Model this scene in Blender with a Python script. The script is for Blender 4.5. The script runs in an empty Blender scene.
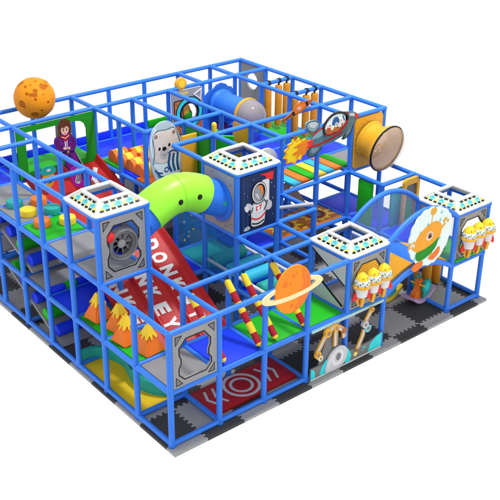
import bpy, bmesh, math, random
from mathutils import Vector, Matrix
from mathutils.geometry import tessellate_polygon
random.seed(7)
PI = math.pi
G = 1.2                                   # one bay of the frame, metres; all coordinates below are in bays
L0, L1, L2, L3 = 0.0, 1.10, 2.216, 3.465  # pipe levels
RP = 0.053                                # padded pipe radius
SC = bpy.context.scene
COL = SC.collection

# ------------------------------------------------------------------ materials
def mat(name, c, rough=.5, spec=.3, var=.06, scale=6, bump=.0, bscale=60, metal=0, trans=0, alpha=1, coat=0):
    m = bpy.data.materials.new(name); m.use_nodes = True
    nt = m.node_tree; b = nt.nodes['Principled BSDF']
    b.inputs['Roughness'].default_value = rough
    b.inputs['Specular IOR Level'].default_value = spec
    b.inputs['Metallic'].default_value = metal
    b.inputs['Transmission Weight'].default_value = trans
    b.inputs['Alpha'].default_value = alpha
    b.inputs['Coat Weight'].default_value = coat
    tc = nt.nodes.new('ShaderNodeTexCoord')
    n = nt.nodes.new('ShaderNodeTexNoise'); n.inputs['Scale'].default_value = scale; n.inputs['Detail'].default_value = 4
    r = nt.nodes.new('ShaderNodeMapRange'); r.inputs[1].default_value = .3; r.inputs[2].default_value = .7
    r.inputs[3].default_value = 1 - var; r.inputs[4].default_value = 1 + var
    mx = nt.nodes.new('ShaderNodeVectorMath'); mx.operation = 'SCALE'; mx.inputs[0].default_value = c[:3]
    nt.links.new(tc.outputs['Object'], n.inputs['Vector']); nt.links.new(n.outputs['Fac'], r.inputs[0])
    nt.links.new(r.outputs[0], mx.inputs['Scale']); nt.links.new(mx.outputs[0], b.inputs['Base Color'])
    if bump:
        n2 = nt.nodes.new('ShaderNodeTexNoise'); n2.inputs['Scale'].default_value = bscale; n2.inputs['Detail'].default_value = 3
        bp = nt.nodes.new('ShaderNodeBump'); bp.inputs['Strength'].default_value = bump; bp.inputs['Distance'].default_value = .01
        nt.links.new(tc.outputs['Object'], n2.inputs['Vector']); nt.links.new(n2.outputs['Fac'], bp.inputs['Height'])
        nt.links.new(bp.outputs[0], b.inputs['Normal'])
    return m
def mesh_mat(name, c, scale, gap):
    """Woven safety net: opaque cords, open squares (alpha from a grid in object space)."""
    m = mat(name, c, .7, .1)
    nt = m.node_tree; b = nt.nodes['Principled BSDF']
    tc = nt.nodes.new('ShaderNodeTexCoord'); sp = nt.nodes.new('ShaderNodeSeparateXYZ')
    nt.links.new(tc.outputs['Object'], sp.inputs[0])
    outs = []
    ad = nt.nodes.new('ShaderNodeMath'); ad.operation = 'ADD'
    nt.links.new(sp.outputs[0], ad.inputs[0]); nt.links.new(sp.outputs[1], ad.inputs[1])
    for src in (ad.outputs[0], sp.outputs[2]):
        a = nt.nodes.new('ShaderNodeMath'); a.operation = 'MULTIPLY'; a.inputs[1].default_value = scale; nt.links.new(src, a.inputs[0])
        f = nt.nodes.new('ShaderNodeMath'); f.operation = 'FRACT'; nt.links.new(a.outputs[0], f.inputs[0])
        g = nt.nodes.new('ShaderNodeMath'); g.operation = 'LESS_THAN'; g.inputs[1].default_value = gap; nt.links.new(f.outputs[0], g.inputs[0])
        outs.append(g)
    mxn = nt.nodes.new('ShaderNodeMath'); mxn.operation = 'MAXIMUM'
    nt.links.new(outs[0].outputs[0], mxn.inputs[0]); nt.links.new(outs[1].outputs[0], mxn.inputs[1])
    nt.links.new(mxn.outputs[0], b.inputs['Alpha'])
    return m
MT = dict(
    pipe=mat('blue_pipe_padding', (.026, .185, .77), .42, .35, .05, 3, .10, 90),
    clamp=mat('blue_clamp', (.022, .15, .62), .4, .35),
    royal=mat('royal_blue_vinyl', (.008, .042, .84), .5, .25, .07, 2, .12, 40),
    navy=mat('navy_print', (.004, .018, .085), .4, .3),
    grey=mat('grey_vinyl', (.245, .245, .25), .6, .2, .06, 2, .12, 40),
    panel=mat('grey_panel_plastic', (.30, .30, .305), .45, .3, .05, 3),
    dgrey=mat('dark_grey_vinyl', (.17, .17, .175), .6, .25),
    matd=mat('charcoal_foam', (.055, .055, .058), .8, .2, .25, 30, .8, 45),
    matg=mat('grey_foam', (.33, .33, .335), .8, .2, .12, 30, .8, 45),
    red=mat('red_gelcoat', (.46, .012, .014), .45, .3, .06, 2),
    redm=mat('red_vinyl', (.40, .010, .020), .55, .25, .08, 3, .1, 40),
    red2=mat('red_print', (.75, .02, .02), .45, .3),
    green=mat('green_vinyl', (.010, .42, .010), .55, .25, .06, 2, .12, 40),
    green2=mat('deep_green_vinyl', (.010, .26, .012), .55, .25, .06, 2, .12, 40),
    lime=mat('lime_plastic', (.30, .86, .035), .38, .35, .03, 2),
    teal=mat('teal_vinyl', (.015, .36, .31), .5, .3, .06, 2, .1, 40),
    cyan=mat('cyan_vinyl', (.03, .46, .68), .45, .3, .06, 2),
    aqua=mat('aqua_print', (.02, .62, .66), .45, .3),
    yellow=mat('yellow_vinyl', (.90, .62, .03), .5, .3, .05, 2, .1, 40),
    sand=mat('yellow_floor_vinyl', (.80, .52, .02), .6, .2, .08, 2, .1, 30),
    amber=mat('amber_plastic', (.74, .37, .02), .4, .35, .05, 3),
    orange=mat('orange_vinyl', (.86, .19, .015), .5, .3, .06, 2, .1, 40),
    orange2=mat('bright_orange_print', (.95, .27, .01), .5, .25, .04, 3), ringc=mat('ring_cream', (.90, .78, .42), .5, .25, .04, 3),
    orange3=mat('alien_orange_print', (.88, .36, .02), .5, .25, .04, 3),
    ochre=mat('ochre_foam', (.66, .27, .02), .6, .2, .1, 4, .1, 40),
    moon=mat('moon_orange', (.74, .26, .008), .6, .2, .08, 3),
    crater=mat('crater_brown', (.44, .12, .004), .7, .2),
    lava=mat('lava_orange', (.50, .15, .02), .6, .2, .15, 5),
    lavad=mat('lava_dark', (.16, .02, .012), .6, .2),
    white=mat('white_plastic', (.70, .70, .70), .4, .3, .03, 3),
    cream=mat('cream_print', (.82, .77, .50), .5, .25, .03, 4),
    ink=mat('black_print', (.008, .008, .009), .5, .3),
    pale=mat('pale_blue_print', (.47, .60, .68), .45, .3, .05, 4),
    palest=mat('mint_white_print', (.76, .88, .86), .45, .3, .03, 4),
    bearw=mat('bear_cream', (.76, .68, .64), .5, .25),
    denim=mat('denim_blue_print', (.02, .10, .30), .5, .25),
    skyb=mat('sky_blue_print', (.16, .55, .68), .5, .25),
    steel=mat('steel_teal_print', (.06, .16, .20), .4, .4, .15, 6),
    steel2=mat('light_steel_print', (.20, .36, .42), .4, .4, .1, 6),
    metal=mat('machine_grey_metal', (.15, .155, .16), .4, .4, .1, 3),
    silver=mat('silver_print', (.52, .53, .56), .4, .4, .06, 5),
    purple=mat('purple_print', (.11, .015, .22), .5, .25, .2, 14),
    magenta=mat('magenta_print', (.36, .01, .30), .5, .25),
    plum=mat('plum_vinyl', (.10, .008, .12), .55, .25),
    brown=mat('brown_print', (.10, .03, .010), .55, .25, .2, 14),
    skin=mat('skin_print', (.74, .46, .36), .5, .25),
    rust=mat('rust_print', (.45, .13, .03), .55, .25, .2, 9),
    lilac=mat('lilac_plastic', (.55, .36, .62), .4, .35),
    cloud=mat('cloud_white', (.72, .72, .72), .55, .2, .08, 5),
    taupe2=mat('warm_brown_print', (.42, .24, .12), .6, .2, .2, 8),
    tan=mat('tan_print', (.66, .50, .40), .6, .2, .10, 5),
    taupe=mat('taupe_print', (.30, .21, .17), .6, .2, .2, 7),
    flame_y=mat('flame_yellow', (.92, .68, .008), .5, .25),
    frost=mat('frosted_panel', (.50, .53, .52), .35, .3, .06, 3),
    dome=mat('tinted_bubble', (.84, .60, .42), .08, .5, .04, 2, alpha=.30),
    bubble=mat('smoked_bubble', (.36, .33, .35), .12, .5, .04, 2, alpha=.75),
    film=mat('blue_net_film', (.02, .24, .52), .6, .15, .1, 5, alpha=.24),
    net=mesh_mat('white_safety_net', (.38, .52, .82), 24, .10),
)

# ------------------------------------------------------------------ mesh builder
def V3(*a): return Vector(a)
def orth(d):
    d = d.normalized(); a = Vector((0, 0, 1)) if abs(d.z) < .9 else Vector((1, 0, 0))
    u = a.cross(d).normalized(); return u, d.cross(u)
class Frame:
    """A flat board's own axes: u to the right, w up, n towards the viewer of its face."""
    def __init__(s, o, u, w): s.o, s.u, s.w = Vector(o), Vector(u).normalized(), Vector(w).normalized(); s.n = s.u.cross(s.w)
    def p(s, a, b, c=0): return s.o + s.u*a + s.w*b + s.n*c
def front(y, x0=0, z0=0): return Frame((x0, y, z0), (1, 0, 0), (0, 0, 1))       # faces -y
def side(x, y0=0, z0=0): return Frame((x, y0, z0), (0, -1, 0), (0, 0, 1))        # faces -x; u = y0 - y
def flat(z): return Frame((0, 0, z), (1, 0, 0), (0, 1, 0))
class M:
    def __init__(s): s.v, s.f, s.m, s.mats = [], [], [], []
    def mi(s, k):
        m = MT[k]
        if m not in s.mats: s.mats.append(m)
        return s.mats.index(m)
    def add(s, vs, fs, k):
        b = len(s.v); s.v += [Vector(v) for v in vs]; i = s.mi(k)
        for f in fs: s.f.append([b+j for j in f]); s.m.append(i)
    def box(s, x0, x1, y0, y1, z0, z1, k, bev=.012):
        bm = bmesh.new(); bmesh.ops.create_cube(bm, size=1)
        for v in bm.verts: v.co = Vector(((x0+x1)/2+v.co.x*(x1-x0), (y0+y1)/2+v.co.y*(y1-y0), (z0+z1)/2+v.co.z*(z1-z0)))
        if bev:
            bev = min(bev, .45*min(x1-x0, y1-y0, z1-z0))
            bmesh.ops.bevel(bm, geom=bm.edges[:], offset=bev, segments=2, profile=.5, affect='EDGES')
        bm.verts.index_update(); s.add([v.co.copy() for v in bm.verts], [[v.index for v in f.verts] for f in bm.faces], k); bm.free()
    def tube(s, pts, r, k, seg=12, closed=False):
        pts = [Vector(p) for p in pts]; n = len(pts); R = r if isinstance(r, (list, tuple)) else [r]*n
        vs, fs = [], []; u = None
        for i, p in enumerate(pts):
            if closed: d = pts[(i+1) % n]-pts[i-1]
            else: d = pts[min(i+1, n-1)]-pts[max(i-1, 0)]
            d.normalize()
            if u is None: u, w = orth(d)
            else:
                u = (u - d*u.dot(d)).normalized(); w = d.cross(u)
            for j in range(seg):
                a = 2*PI*j/seg; vs.append(p+(u*math.cos(a)+w*math.sin(a))*R[i])
        for i in range(n if closed else n-1):
            for j in range(seg):
                a, b = i*seg+j, i*seg+(j+1) % seg; c, e = ((i+1) % n)*seg+(j+1) % seg, ((i+1) % n)*seg+j
                fs.append([a, b, c, e])
        if not closed: fs += [list(range(seg))[::-1], list(range((n-1)*seg, n*seg))]
        s.add(vs, fs, k)
    def lathe(s, prof, o, ax, k, seg=28, cap=True):
        o = Vector(o); ax = Vector(ax).normalized(); u, w = orth(ax); vs, fs = [], []; n = len(prof)
        for r, h in prof:
            for j in range(seg):
                a = 2*PI*j/seg; vs.append(o+ax*h+(u*math.cos(a)+w*math.sin(a))*max(r, .0004))
        for i in range(n-1):
            for j in range(seg): fs.append([i*seg+j, i*seg+(j+1) % seg, (i+1)*seg+(j+1) % seg, (i+1)*seg+j])
        if cap: fs += [list(range(seg))[::-1], list(range((n-1)*seg, n*seg))]
        s.add(vs, fs, k)
    def ball(s, c, r, k, sc=(1, 1, 1), seg=20, disp=None):
        c = Vector(c); vs, fs = [], []; rg = seg//2
        for i in range(rg+1):
            t = PI*i/rg
            for j in range(seg):
                a = 2*PI*j/seg; d = Vector((math.sin(t)*math.cos(a), math.sin(t)*math.sin(a), math.cos(t)))
                q = disp(d) if disp else 1
                vs.append(c+Vector((d.x*sc[0], d.y*sc[1], d.z*sc[2]))*r*q)
        for i in range(rg):
            for j in range(seg): fs.append([i*seg+j, (i+1)*seg+j, (i+1)*seg+(j+1) % seg, i*seg+(j+1) % seg])
        s.add(vs, fs, k)
    def prism(s, loops, fr, t0, t1, k):
        if loops and not isinstance(loops[0][0], (tuple, list, Vector)): loops = [loops]
        flatp = [p for l in loops for p in l]; n = len(flatp)
        if len(loops) == 1:
            ar = sum(flatp[i][0]*flatp[(i+1) % n][1]-flatp[(i+1) % n][0]*flatp[i][1] for i in range(n))
            tri = [list(range(n)) if ar > 0 else list(range(n))[::-1]]
        else: tri = tessellate_polygon([[Vector((p[0], p[1], 0)) for p in l] for l in loops])
        vs = [fr.p(p[0], p[1], t0) for p in flatp]+[fr.p(p[0], p[1], t1) for p in flatp]
        fs = []
        for t in tri:
            if len(loops) > 1:
                a, b, c = [flatp[i] for i in t]
                cr = (b[0]-a[0])*(c[1]-a[1])-(b[1]-a[1])*(c[0]-a[0])
                t = list(t) if cr > 0 else list(t)[::-1]
            fs.append([i+n for i in t]); fs.append(t[::-1])
        o = 0
        for li, l in enumerate(loops):
            ar = sum(l[i][0]*l[(i+1) % len(l)][1]-l[(i+1) % len(l)][0]*l[i][1] for i in range(len(l)))
            ccw = (ar > 0) == (li == 0)
            for i in range(len(l)):
                a, b = o+i, o+(i+1) % len(l)
                fs.append([a, b, b+n, a+n] if ccw else [b, a, a+n, b+n])
            o += len(l)
        s.add(vs, fs, k)
    def text(s, body, fr, h, k, depth=.006, bold=.02, width=None):
        cu = bpy.data.curves.new('t', 'FONT'); cu.body = body; cu.size = 1; cu.extrude = .5; cu.offset = bold
        cu.align_x = 'CENTER'; cu.align_y = 'CENTER'; cu.resolution_u = 3
        ob = bpy.data.objects.new('t', cu); COL.objects.link(ob); bpy.context.view_layer.update()
        me = bpy.data.meshes.new_from_object(ob.evaluated_get(bpy.context.evaluated_depsgraph_get()))
        xs = [v.co.x for v in me.vertices]; ys = [v.co.y for v in me.vertices]
        cx, cy = (max(xs)+min(xs))/2, (max(ys)+min(ys))/2
        sy = h/(max(ys)-min(ys)); sx = sy if width is None else width/(max(xs)-min(xs))
        s.add([fr.p((v.co.x-cx)*sx, (v.co.y-cy)*sy, depth*(v.co.z+.5)) for v in me.vertices], [list(p.vertices) for p in me.polygons], k)
        bpy.data.objects.remove(ob); bpy.data.curves.remove(cu); bpy.data.meshes.remove(me)
    def build(s, name, parent=None, origin=None, angle=38, **tags):
        vs = [v*G for v in s.v]
        if origin is None:
            lo = [min(v[i] for v in vs) for i in range(3)]; hi = [max(v[i] for v in vs) for i in range(3)]
            origin = Vector(((lo[0]+hi[0])/2, (lo[1]+hi[1])/2, lo[2]))
        else: origin = Vector(origin)*G
        me = bpy.data.meshes.new(name); me.from_pydata([v-origin for v in vs], [], s.f)
        for m in s.mats: me.materials.append(m)
        me.polygons.foreach_set('material_index', s.m)
        me.polygons.foreach_set('use_smooth', [True]*len(s.f))
        me.set_sharp_from_angle(angle=math.radians(angle)); me.update()
        ob = bpy.data.objects.new(name, me); COL.objects.link(ob); ob.location = origin
        if parent:
            ob.parent = parent; q, w = parent, Vector()
            while q: w += q.location; q = q.parent
            ob.location = origin-w
        return tag(ob, **tags)
def tag(o, label=None, cat=None, group=None, kind=None):
    if label: o['label'] = label
    if cat: o['category'] = cat
    if group: o['group'] = group
    if kind: o['kind'] = kind
    elif cat: o['kind'] = 'thing'
    return o
def thing(name, loc, label, cat, group=None):
    o = bpy.data.objects.new(name, None); COL.objects.link(o); o.location = Vector(loc)*G; o.empty_display_size = .1
    return tag(o, label, cat, group)

# 2-D shapes
def circ(cx, cy, r, n=32, ry=None, rot=0):
    ry = r if ry is None else ry; c, s_ = math.cos(rot), math.sin(rot)
    return [(cx+r*math.cos(2*PI*i/n)*c-ry*math.sin(2*PI*i/n)*s_, cy+r*math.cos(2*PI*i/n)*s_+ry*math.sin(2*PI*i/n)*c) for i in range(n)]
def rect(x0, y0, x1, y1): return [(x0, y0), (x1, y0), (x1, y1), (x0, y1)]
def rrect(x0, y0, x1, y1, r, n=5):
    out = []
    for cx, cy, a in ((x1-r, y0+r, -90), (x1-r, y1-r, 0), (x0+r, y1-r, 90), (x0+r, y0+r, 180)):
        for i in range(n+1):
            t = math.radians(a+90*i/n); out.append((cx+r*math.cos(t), cy+r*math.sin(t)))
    return out
def blob(pts, n=6, closed=True):
    out = []; N = len(pts)
    for i in range(N if closed else N-1):
        g = lambda j: pts[j % N] if closed else pts[max(0, min(N-1, j))]
        p0, p1, p2, p3 = g(i-1), g(i), g(i+1), g(i+2)
        for q in range(n):
            t = q/n
            out.append(tuple(.5*(2*p1[d]+(p2[d]-p0[d])*t+(2*p0[d]-5*p1[d]+4*p2[d]-p3[d])*t*t+(3*p1[d]-p0[d]-3*p2[d]+p3[d])*t**3) for d in range(len(p1))))
    if not closed: out.append(tuple(pts[-1]))
    return out
def strip(pts, w, closed=False):
    """outline(s) of a stroke of width w along pts"""
    n = len(pts); A, B = [], []
    for i in range(n):
        a = pts[i-1] if (closed or i) else pts[0]; b = pts[(i+1) % n] if (closed or i < n-1) else pts[-1]
        p = pts[i]
        d1 = Vector((p[0]-a[0], p[1]-a[1])); d2 = Vector((b[0]-p[0], b[1]-p[1]))
        if d1.length < 1e-9: d1 = d2
        if d2.length < 1e-9: d2 = d1
        d1.normalize(); d2.normalize(); n1 = Vector((-d1.y, d1.x)); n2 = Vector((-d2.y, d2.x)); m = n1+n2
        if m.length < .2: m = n1.copy()
        m.normalize(); q = w/2/max(.5, m.dot(n1))
        A.append((p[0]+m.x*q, p[1]+m.y*q)); B.append((p[0]-m.x*q, p[1]-m.y*q))
    return [A, B] if closed else [A+B[::-1]]
class Board:
    """printed board: a cut-out sheet with thin printed shapes laid proud of its face"""
    def __init__(s, fr, T=.03): s.m, s.fr, s.T = M(), fr, T
    def base(s, loops, k): s.m.prism(loops, s.fr, -s.T/2, s.T/2, k); return s
    def art(s, loops, k, lay=1): s.m.prism(loops, s.fr, s.T/2-.006, s.T/2+.0032*lay, k); return s
    def line(s, pts, w, k, lay=1, closed=False):
        l = strip(pts, w, closed)
        if closed:
            ar = lambda q: abs(sum(q[i][0]*q[(i+1) % len(q)][1]-q[(i+1) % len(q)][0]*q[i][1] for i in range(len(q))))
            l.sort(key=ar, reverse=True)
        s.art(l, k, lay); return s
    def build(s, *a, **k): return s.m.build(*a, **k)

# ------------------------------------------------------------------ floor
def edge_wave(t, n, d):
    """jigsaw teeth along one side of a mat, clear of its corners: (share along, offset)"""
    out = []; mg = .5/n+.02; w = (1-2*mg)/n
    for i in range(n):
        a = mg+(i+.5)*w; sg = d if i % 2 else -d; out += [(a-w*.40, 0), (a-w*.47, sg), (a+w*.47, sg), (a+w*.40, 0)]
    return out
fl = M()
xs = [-.085]+[.6+.8*i for i in range(10)]+[8.10]
ys = [-.20]+[.035+.8*i for i in range(10)]+[8.09]
for i in range(len(xs)-1):
    for j in range(len(ys)-1):
        x0, x1, y0, y1 = xs[i], xs[i+1], ys[j], ys[j+1]
        def hor(y, jj):
            if jj in (0, len(ys)-1): return [(x0, y), (x1, y)]
            w = max(3, int((x1-x0)*15+.01)); return [(x0, y)]+[(x0+(x1-x0)*a, y+o) for a, o in edge_wave(0, w, .027)]+[(x1, y)]
        def ver(x, ii):
            if ii in (0, len(xs)-1): return [(x, y0), (x, y1)]
            w = max(3, int((y1-y0)*15+.01)); return [(x, y0)]+[(x+o, y0+(y1-y0)*a) for a, o in edge_wave(0, w, .027)]+[(x, y1)]
        b, r, t, l = hor(y0, j), ver(x1, i+1), hor(y1, j+1), ver(x0, i)
        lp = b[:-1]+r[:-1]+t[::-1][:-1]+l[::-1][:-1]
        dark = (i+j) % 2 == 1
        fl.prism(lp, flat(0), -.03, .024, 'matd' if dark else 'matg')
fl.build('floor', kind='structure')
SC_FLOOR = .024

# ------------------------------------------------------------------ pipe frame
fr_ = thing('climbing_frame', (4, 4, 0), 'tall three storey blue padded pipe frame that carries the whole indoor playground', 'play frame')
P3 = [(0, y) for y in range(2, 9)]+[(1, y) for y in range(2, 9)]+[(3, y) for y in (2, 3, 5, 6, 7, 8)]+[(4, y) for y in (2, 3, 4, 5, 7, 8)]
P3 += [(5, y) for y in (3, 4, 5, 7, 8)]+[(6, y) for y in (3, 7, 8)]+[(7, y) for y in range(3, 9)]+[(8, y) for y in range(3, 9)]+[(2, 8)]
P2 = [(x, y) for x in (0, 1, 2, 3, 4, 5, 7, 8) for y in (0, 1)]+[(5, 2), (7, 2), (8, 2), (3, 4)]
for lst, top in ((P3, L3), (P2, L2)):
    for x, y in lst:
        m = M(); m.tube([(x, y, .02), (x, y, top-.02)], RP, 'pipe', 14)
        m.lathe([(RP+.012, 0), (RP+.016, .012), (RP+.016, .03), (RP+.002, .04)], (x, y, .022), (0, 0, 1), 'clamp', 14)
        for z in (L1, L2, L3):
            if z <= top: m.lathe([(RP+.001, 0), (RP+.010, .012), (RP+.010, .058), (RP+.001, .07)], (x, y, z-.035), (0, 0, 1), 'pipe', 14)
        m.build('post', fr_)
R = []
def rx(z, y, a, b): R.append(((a, y, z), (b, y, z)))
def ry(z, x, a, b): R.append(((x, a, z), (x, b, z)))
for a in [(8, 0, 8), (7, 0, 8), (6, 0, 1), (6, 7, 8), (5, 3, 5), (5, 7, 8), (4, 0, 1), (4, 3, 8), (3, 0, 1), (3, 3, 8), (2, 0, 1), (2, 3, 4)]: rx(L3, *a)
for a in [(0, 2, 8), (1, 2, 8), (3, 2, 4), (3, 5, 8), (4, 2, 7), (5, 3, 7), (6, 7, 8), (7, 3, 8), (8, 3, 8)]: ry(L3, *a)
for a in [(0, 0, 5), (0, 7, 8), (1, 1, 5), (1, 7, 8), (2, 0, 1), (2, 3, 5), (2, 7, 8), (3, 0, 1), (3, 3, 8), (4, 0, 1), (4, 3, 8), (5, 0, 1), (5, 3, 8), (6, 0, 1), (7, 0, 8), (8, 0, 8)]: rx(L2, *a)
for a in [(0, 0, 8), (1, 0, 8), (3, 0, 8), (4, 0, 5), (5, 0, 1), (5, 2, 8), (7, 0, 1), (7, 2, 8), (8, 0, 8)]: ry(L2, *a)
for a in [(0, 0, 5), (0, 7, 8), (1, 0, 5), (1, 7, 8), (2, 0, 1), (2, 3, 5), (2, 7, 8), (3, 0, 8), (4, 0, 1), (4, 3, 8), (5, 0, 1), (6, 0, 1), (7, 0, 8), (8, 0, 8)]: rx(L1, *a)
for a in [(0, 0, 8), (1, 0, 1), (1, 3, 8), (2, 0, 1), (3, 0, 8), (4, 0, 1), (5, 0, 1), (5, 2, 8), (7, 0, 8), (8, 0, 8)]: ry(L1, *a)
for a in [(0, 0, 5), (0, 7, 8), (1, 0, 1), (3, 0, 1), (5, 0, 1), (8, 0, 8)]: rx(.075, *a)
for a in [(0, 0, 8), (1, 0, 1), (3, 0, 1), (7, 0, 1), (8, 0, 8)]: ry(.075, *a)
for a, b in R:
    m = M(); m.tube([a, b], RP-.004, 'pipe', 12); m.build('rail', fr_)
def arch(y, z0, z1, sag):
    p = []
    for i in range(21):
        t = i/20; p.append((5+2*t, y, z0+(z1-z0)*t+sag*(1-(2*t-1)**2)))
    m = M(); m.tube(p, RP, 'pipe', 14); m.build('arched_rail', fr_)
arch(0, L2, L2, .42); arch(1, L2, L2, .44); arch(0, L1, L1, .34); arch(1, L1, L1, .34)

# ------------------------------------------------------------------ decks
def deck(x0, x1, y0, y1, z, k, label, inset=.055, th=.05, top=None):
    m = M(); m.box(x0+inset, x1-inset, y0+inset, y1-inset, z-.025, z+th-.02, k, .015)
    return m.build('deck_pad', label=label, cat='deck pad', group='padded deck boards on the frame')
DK = [
 (0, 1, 0, 1, L1, 'grey', 'grey deck pad in the near corner bay behind the empty portal panel'),
 (1, 2, 0, 1, L1, 'royal', 'royal blue deck pad at the foot of the red lettered slide'),
 (0, 1, 3, 4, L1, 'royal', 'royal blue deck pad beside the volcano cones on the left edge'),
 (1, 3, 3, 5, L1, 'royal', 'wide royal blue deck pad under the green tube'),
 (0, 1, 4, 5, L1, 'grey', 'grey middle deck pad above the lower roller ramp'),
 (1, 3, 5, 8, L1, 'grey', 'grey deck under the two lane red slide at the back'),
 (0, 1, 6.2, 8, L1, 'grey', 'grey middle deck pad at the far left end'),
 (3, 4, 3, 4, L1, 'teal', 'teal deck pad inside the blue netted bay behind the foam rollers'),
 (3, 5, 5, 8, L1, 'dgrey', 'dark grey middle deck under the bumpy orange blocks'),
 (4, 5, 3, 5, L1, 'royal', 'royal blue deck below the spaceman panel tower'),
 (7, 8, 2, 4, L1, 'royal', 'dark blue deck pad right of the lava carpet'),
 (7, 8, 0, 1, L1, 'green', 'green edged deck pad of the right corner tower'),
 (7, 8, 1, 2, L1, 'royal', 'blue deck pad behind the right corner tower'),
 (4, 5, 0, 1, L1, 'dgrey', 'dark grey deck pad inside the middle portal tower'),
 (5, 7, 5, 8, L1, 'dgrey', 'dark grey middle deck at the far back under the blue crawl tube'),
 (0, 1, 2, 3, L2, 'grey', 'grey upper deck inside the left turbine tower'),
 (0, 1, 3, 4, L2, 'grey', 'grey upper deck between turbine tower and green pad'),
 (0, 1, 4, 5, L2, 'green', 'green upper deck pad under the nearest stepping discs'),
 (0, 1, 5, 7, L2, 'grey', 'long grey upper deck pad under the far stepping discs'),
 (0, 3, 7, 8, L2, 'royal', 'royal blue upper deck along the back left edge'),
 (3, 5, 7, 8, L2, 'royal', 'royal blue upper deck behind the bumpy orange blocks'),
 (5, 7, 7, 8, L2, 'green2', 'deep green upper deck behind the round ring portal'),
 (3, 4, 2, 3, L2, 'dgrey', 'dark grey upper deck inside the spaceman tower'),
 (4, 5, 3, 5, L2, 'royal', 'blue upper deck under the green revolving door'),
 (4, 5, 5, 7, L2, 'grey', 'grey upper deck in front of the ring portal'),
 (5, 7, 4, 7, L2, 'royal', 'blue upper deck under the blue crawl tube'),
 (7, 8, 5, 7, L2, 'green', 'bright green upper deck under the hanging foam columns'),
 (7, 8, 4, 5, L2, 'royal', 'royal blue upper deck behind the big rocket board'),
 (7, 8, 3, 4, L2, 'grey', 'grey upper deck behind the yellow bubble porthole'),
 (7, 8, 7, 8, L2, 'grey', 'grey upper deck in the far back corner'),
]
for d in DK: deck(*d)
m = M(); m.box(2.055, 3.945, .055, .945, L1-.025, L1+.03, 'green', .015)
m.build('deck_pad', label='long bright green deck pad under the planet board', cat='deck pad', group='padded deck boards on the frame')
# checker pad under the volcano cones
m = M(); m.box(.055, .655, 1.05, 2.95, L1-.025, L1+.03, 'green', .012)
T_ = flat(L1+.03)
for a, b in ((1.05, 1.5), (2.0, 2.45)):
    m.prism([(.40, a+.02), (.645, a+.02), (.645, b+.2)], T_, -.004, .003, 'green2'); m.prism([(.06, b+.06), (.36, b+.06), (.06, b+.4)], T_, -.004, .003, 'green2')
m.build('deck_pad', label='two tone green deck pad under the four volcano cones', cat='deck pad', group='padded deck boards on the frame')
# lava carpet deck
m = M(); m.box(5.055, 6.945, 3.055, 3.945, L1-.025, L1+.03, 'lava', .012); F_ = flat(L1+.03)
for cx in (5.55, 6.5):
    st = []
    for i in range(22):
        a = 2*PI*i/22; r = (.47 if i % 2 == 0 else .33)*random.uniform(.85, 1.08); st.append((cx+r*math.cos(a), 3.5+r*.82*math.sin(a)))
    m.prism(st, F_, -.004, .003, 'yellow'); m.prism(circ(cx, 3.5, .27, 24, .25), F_, -.004, .006, 'lava')
    m.prism(circ(cx, 3.5, .23, 24, .21), F_, -.004, .009, 'lavad'); m.prism(circ(cx, 3.5, .16, 24, .14), F_, -.004, .012, 'dgrey')
for i in range(9):
    cx, cy = random.uniform(5.15, 6.85), random.choice((3.14, 3.2, 3.82, 3.86)); m.prism(blob([(cx-.07, cy), (cx, cy+.035), (cx+.08, cy+.01), (cx+.01, cy-.035)], 3), F_, -.004, .0045+.0007*i, 'yellow')
m.build('lava_carpet', label='orange lava patterned carpet deck with two dark round craters', cat='carpet deck')

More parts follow.
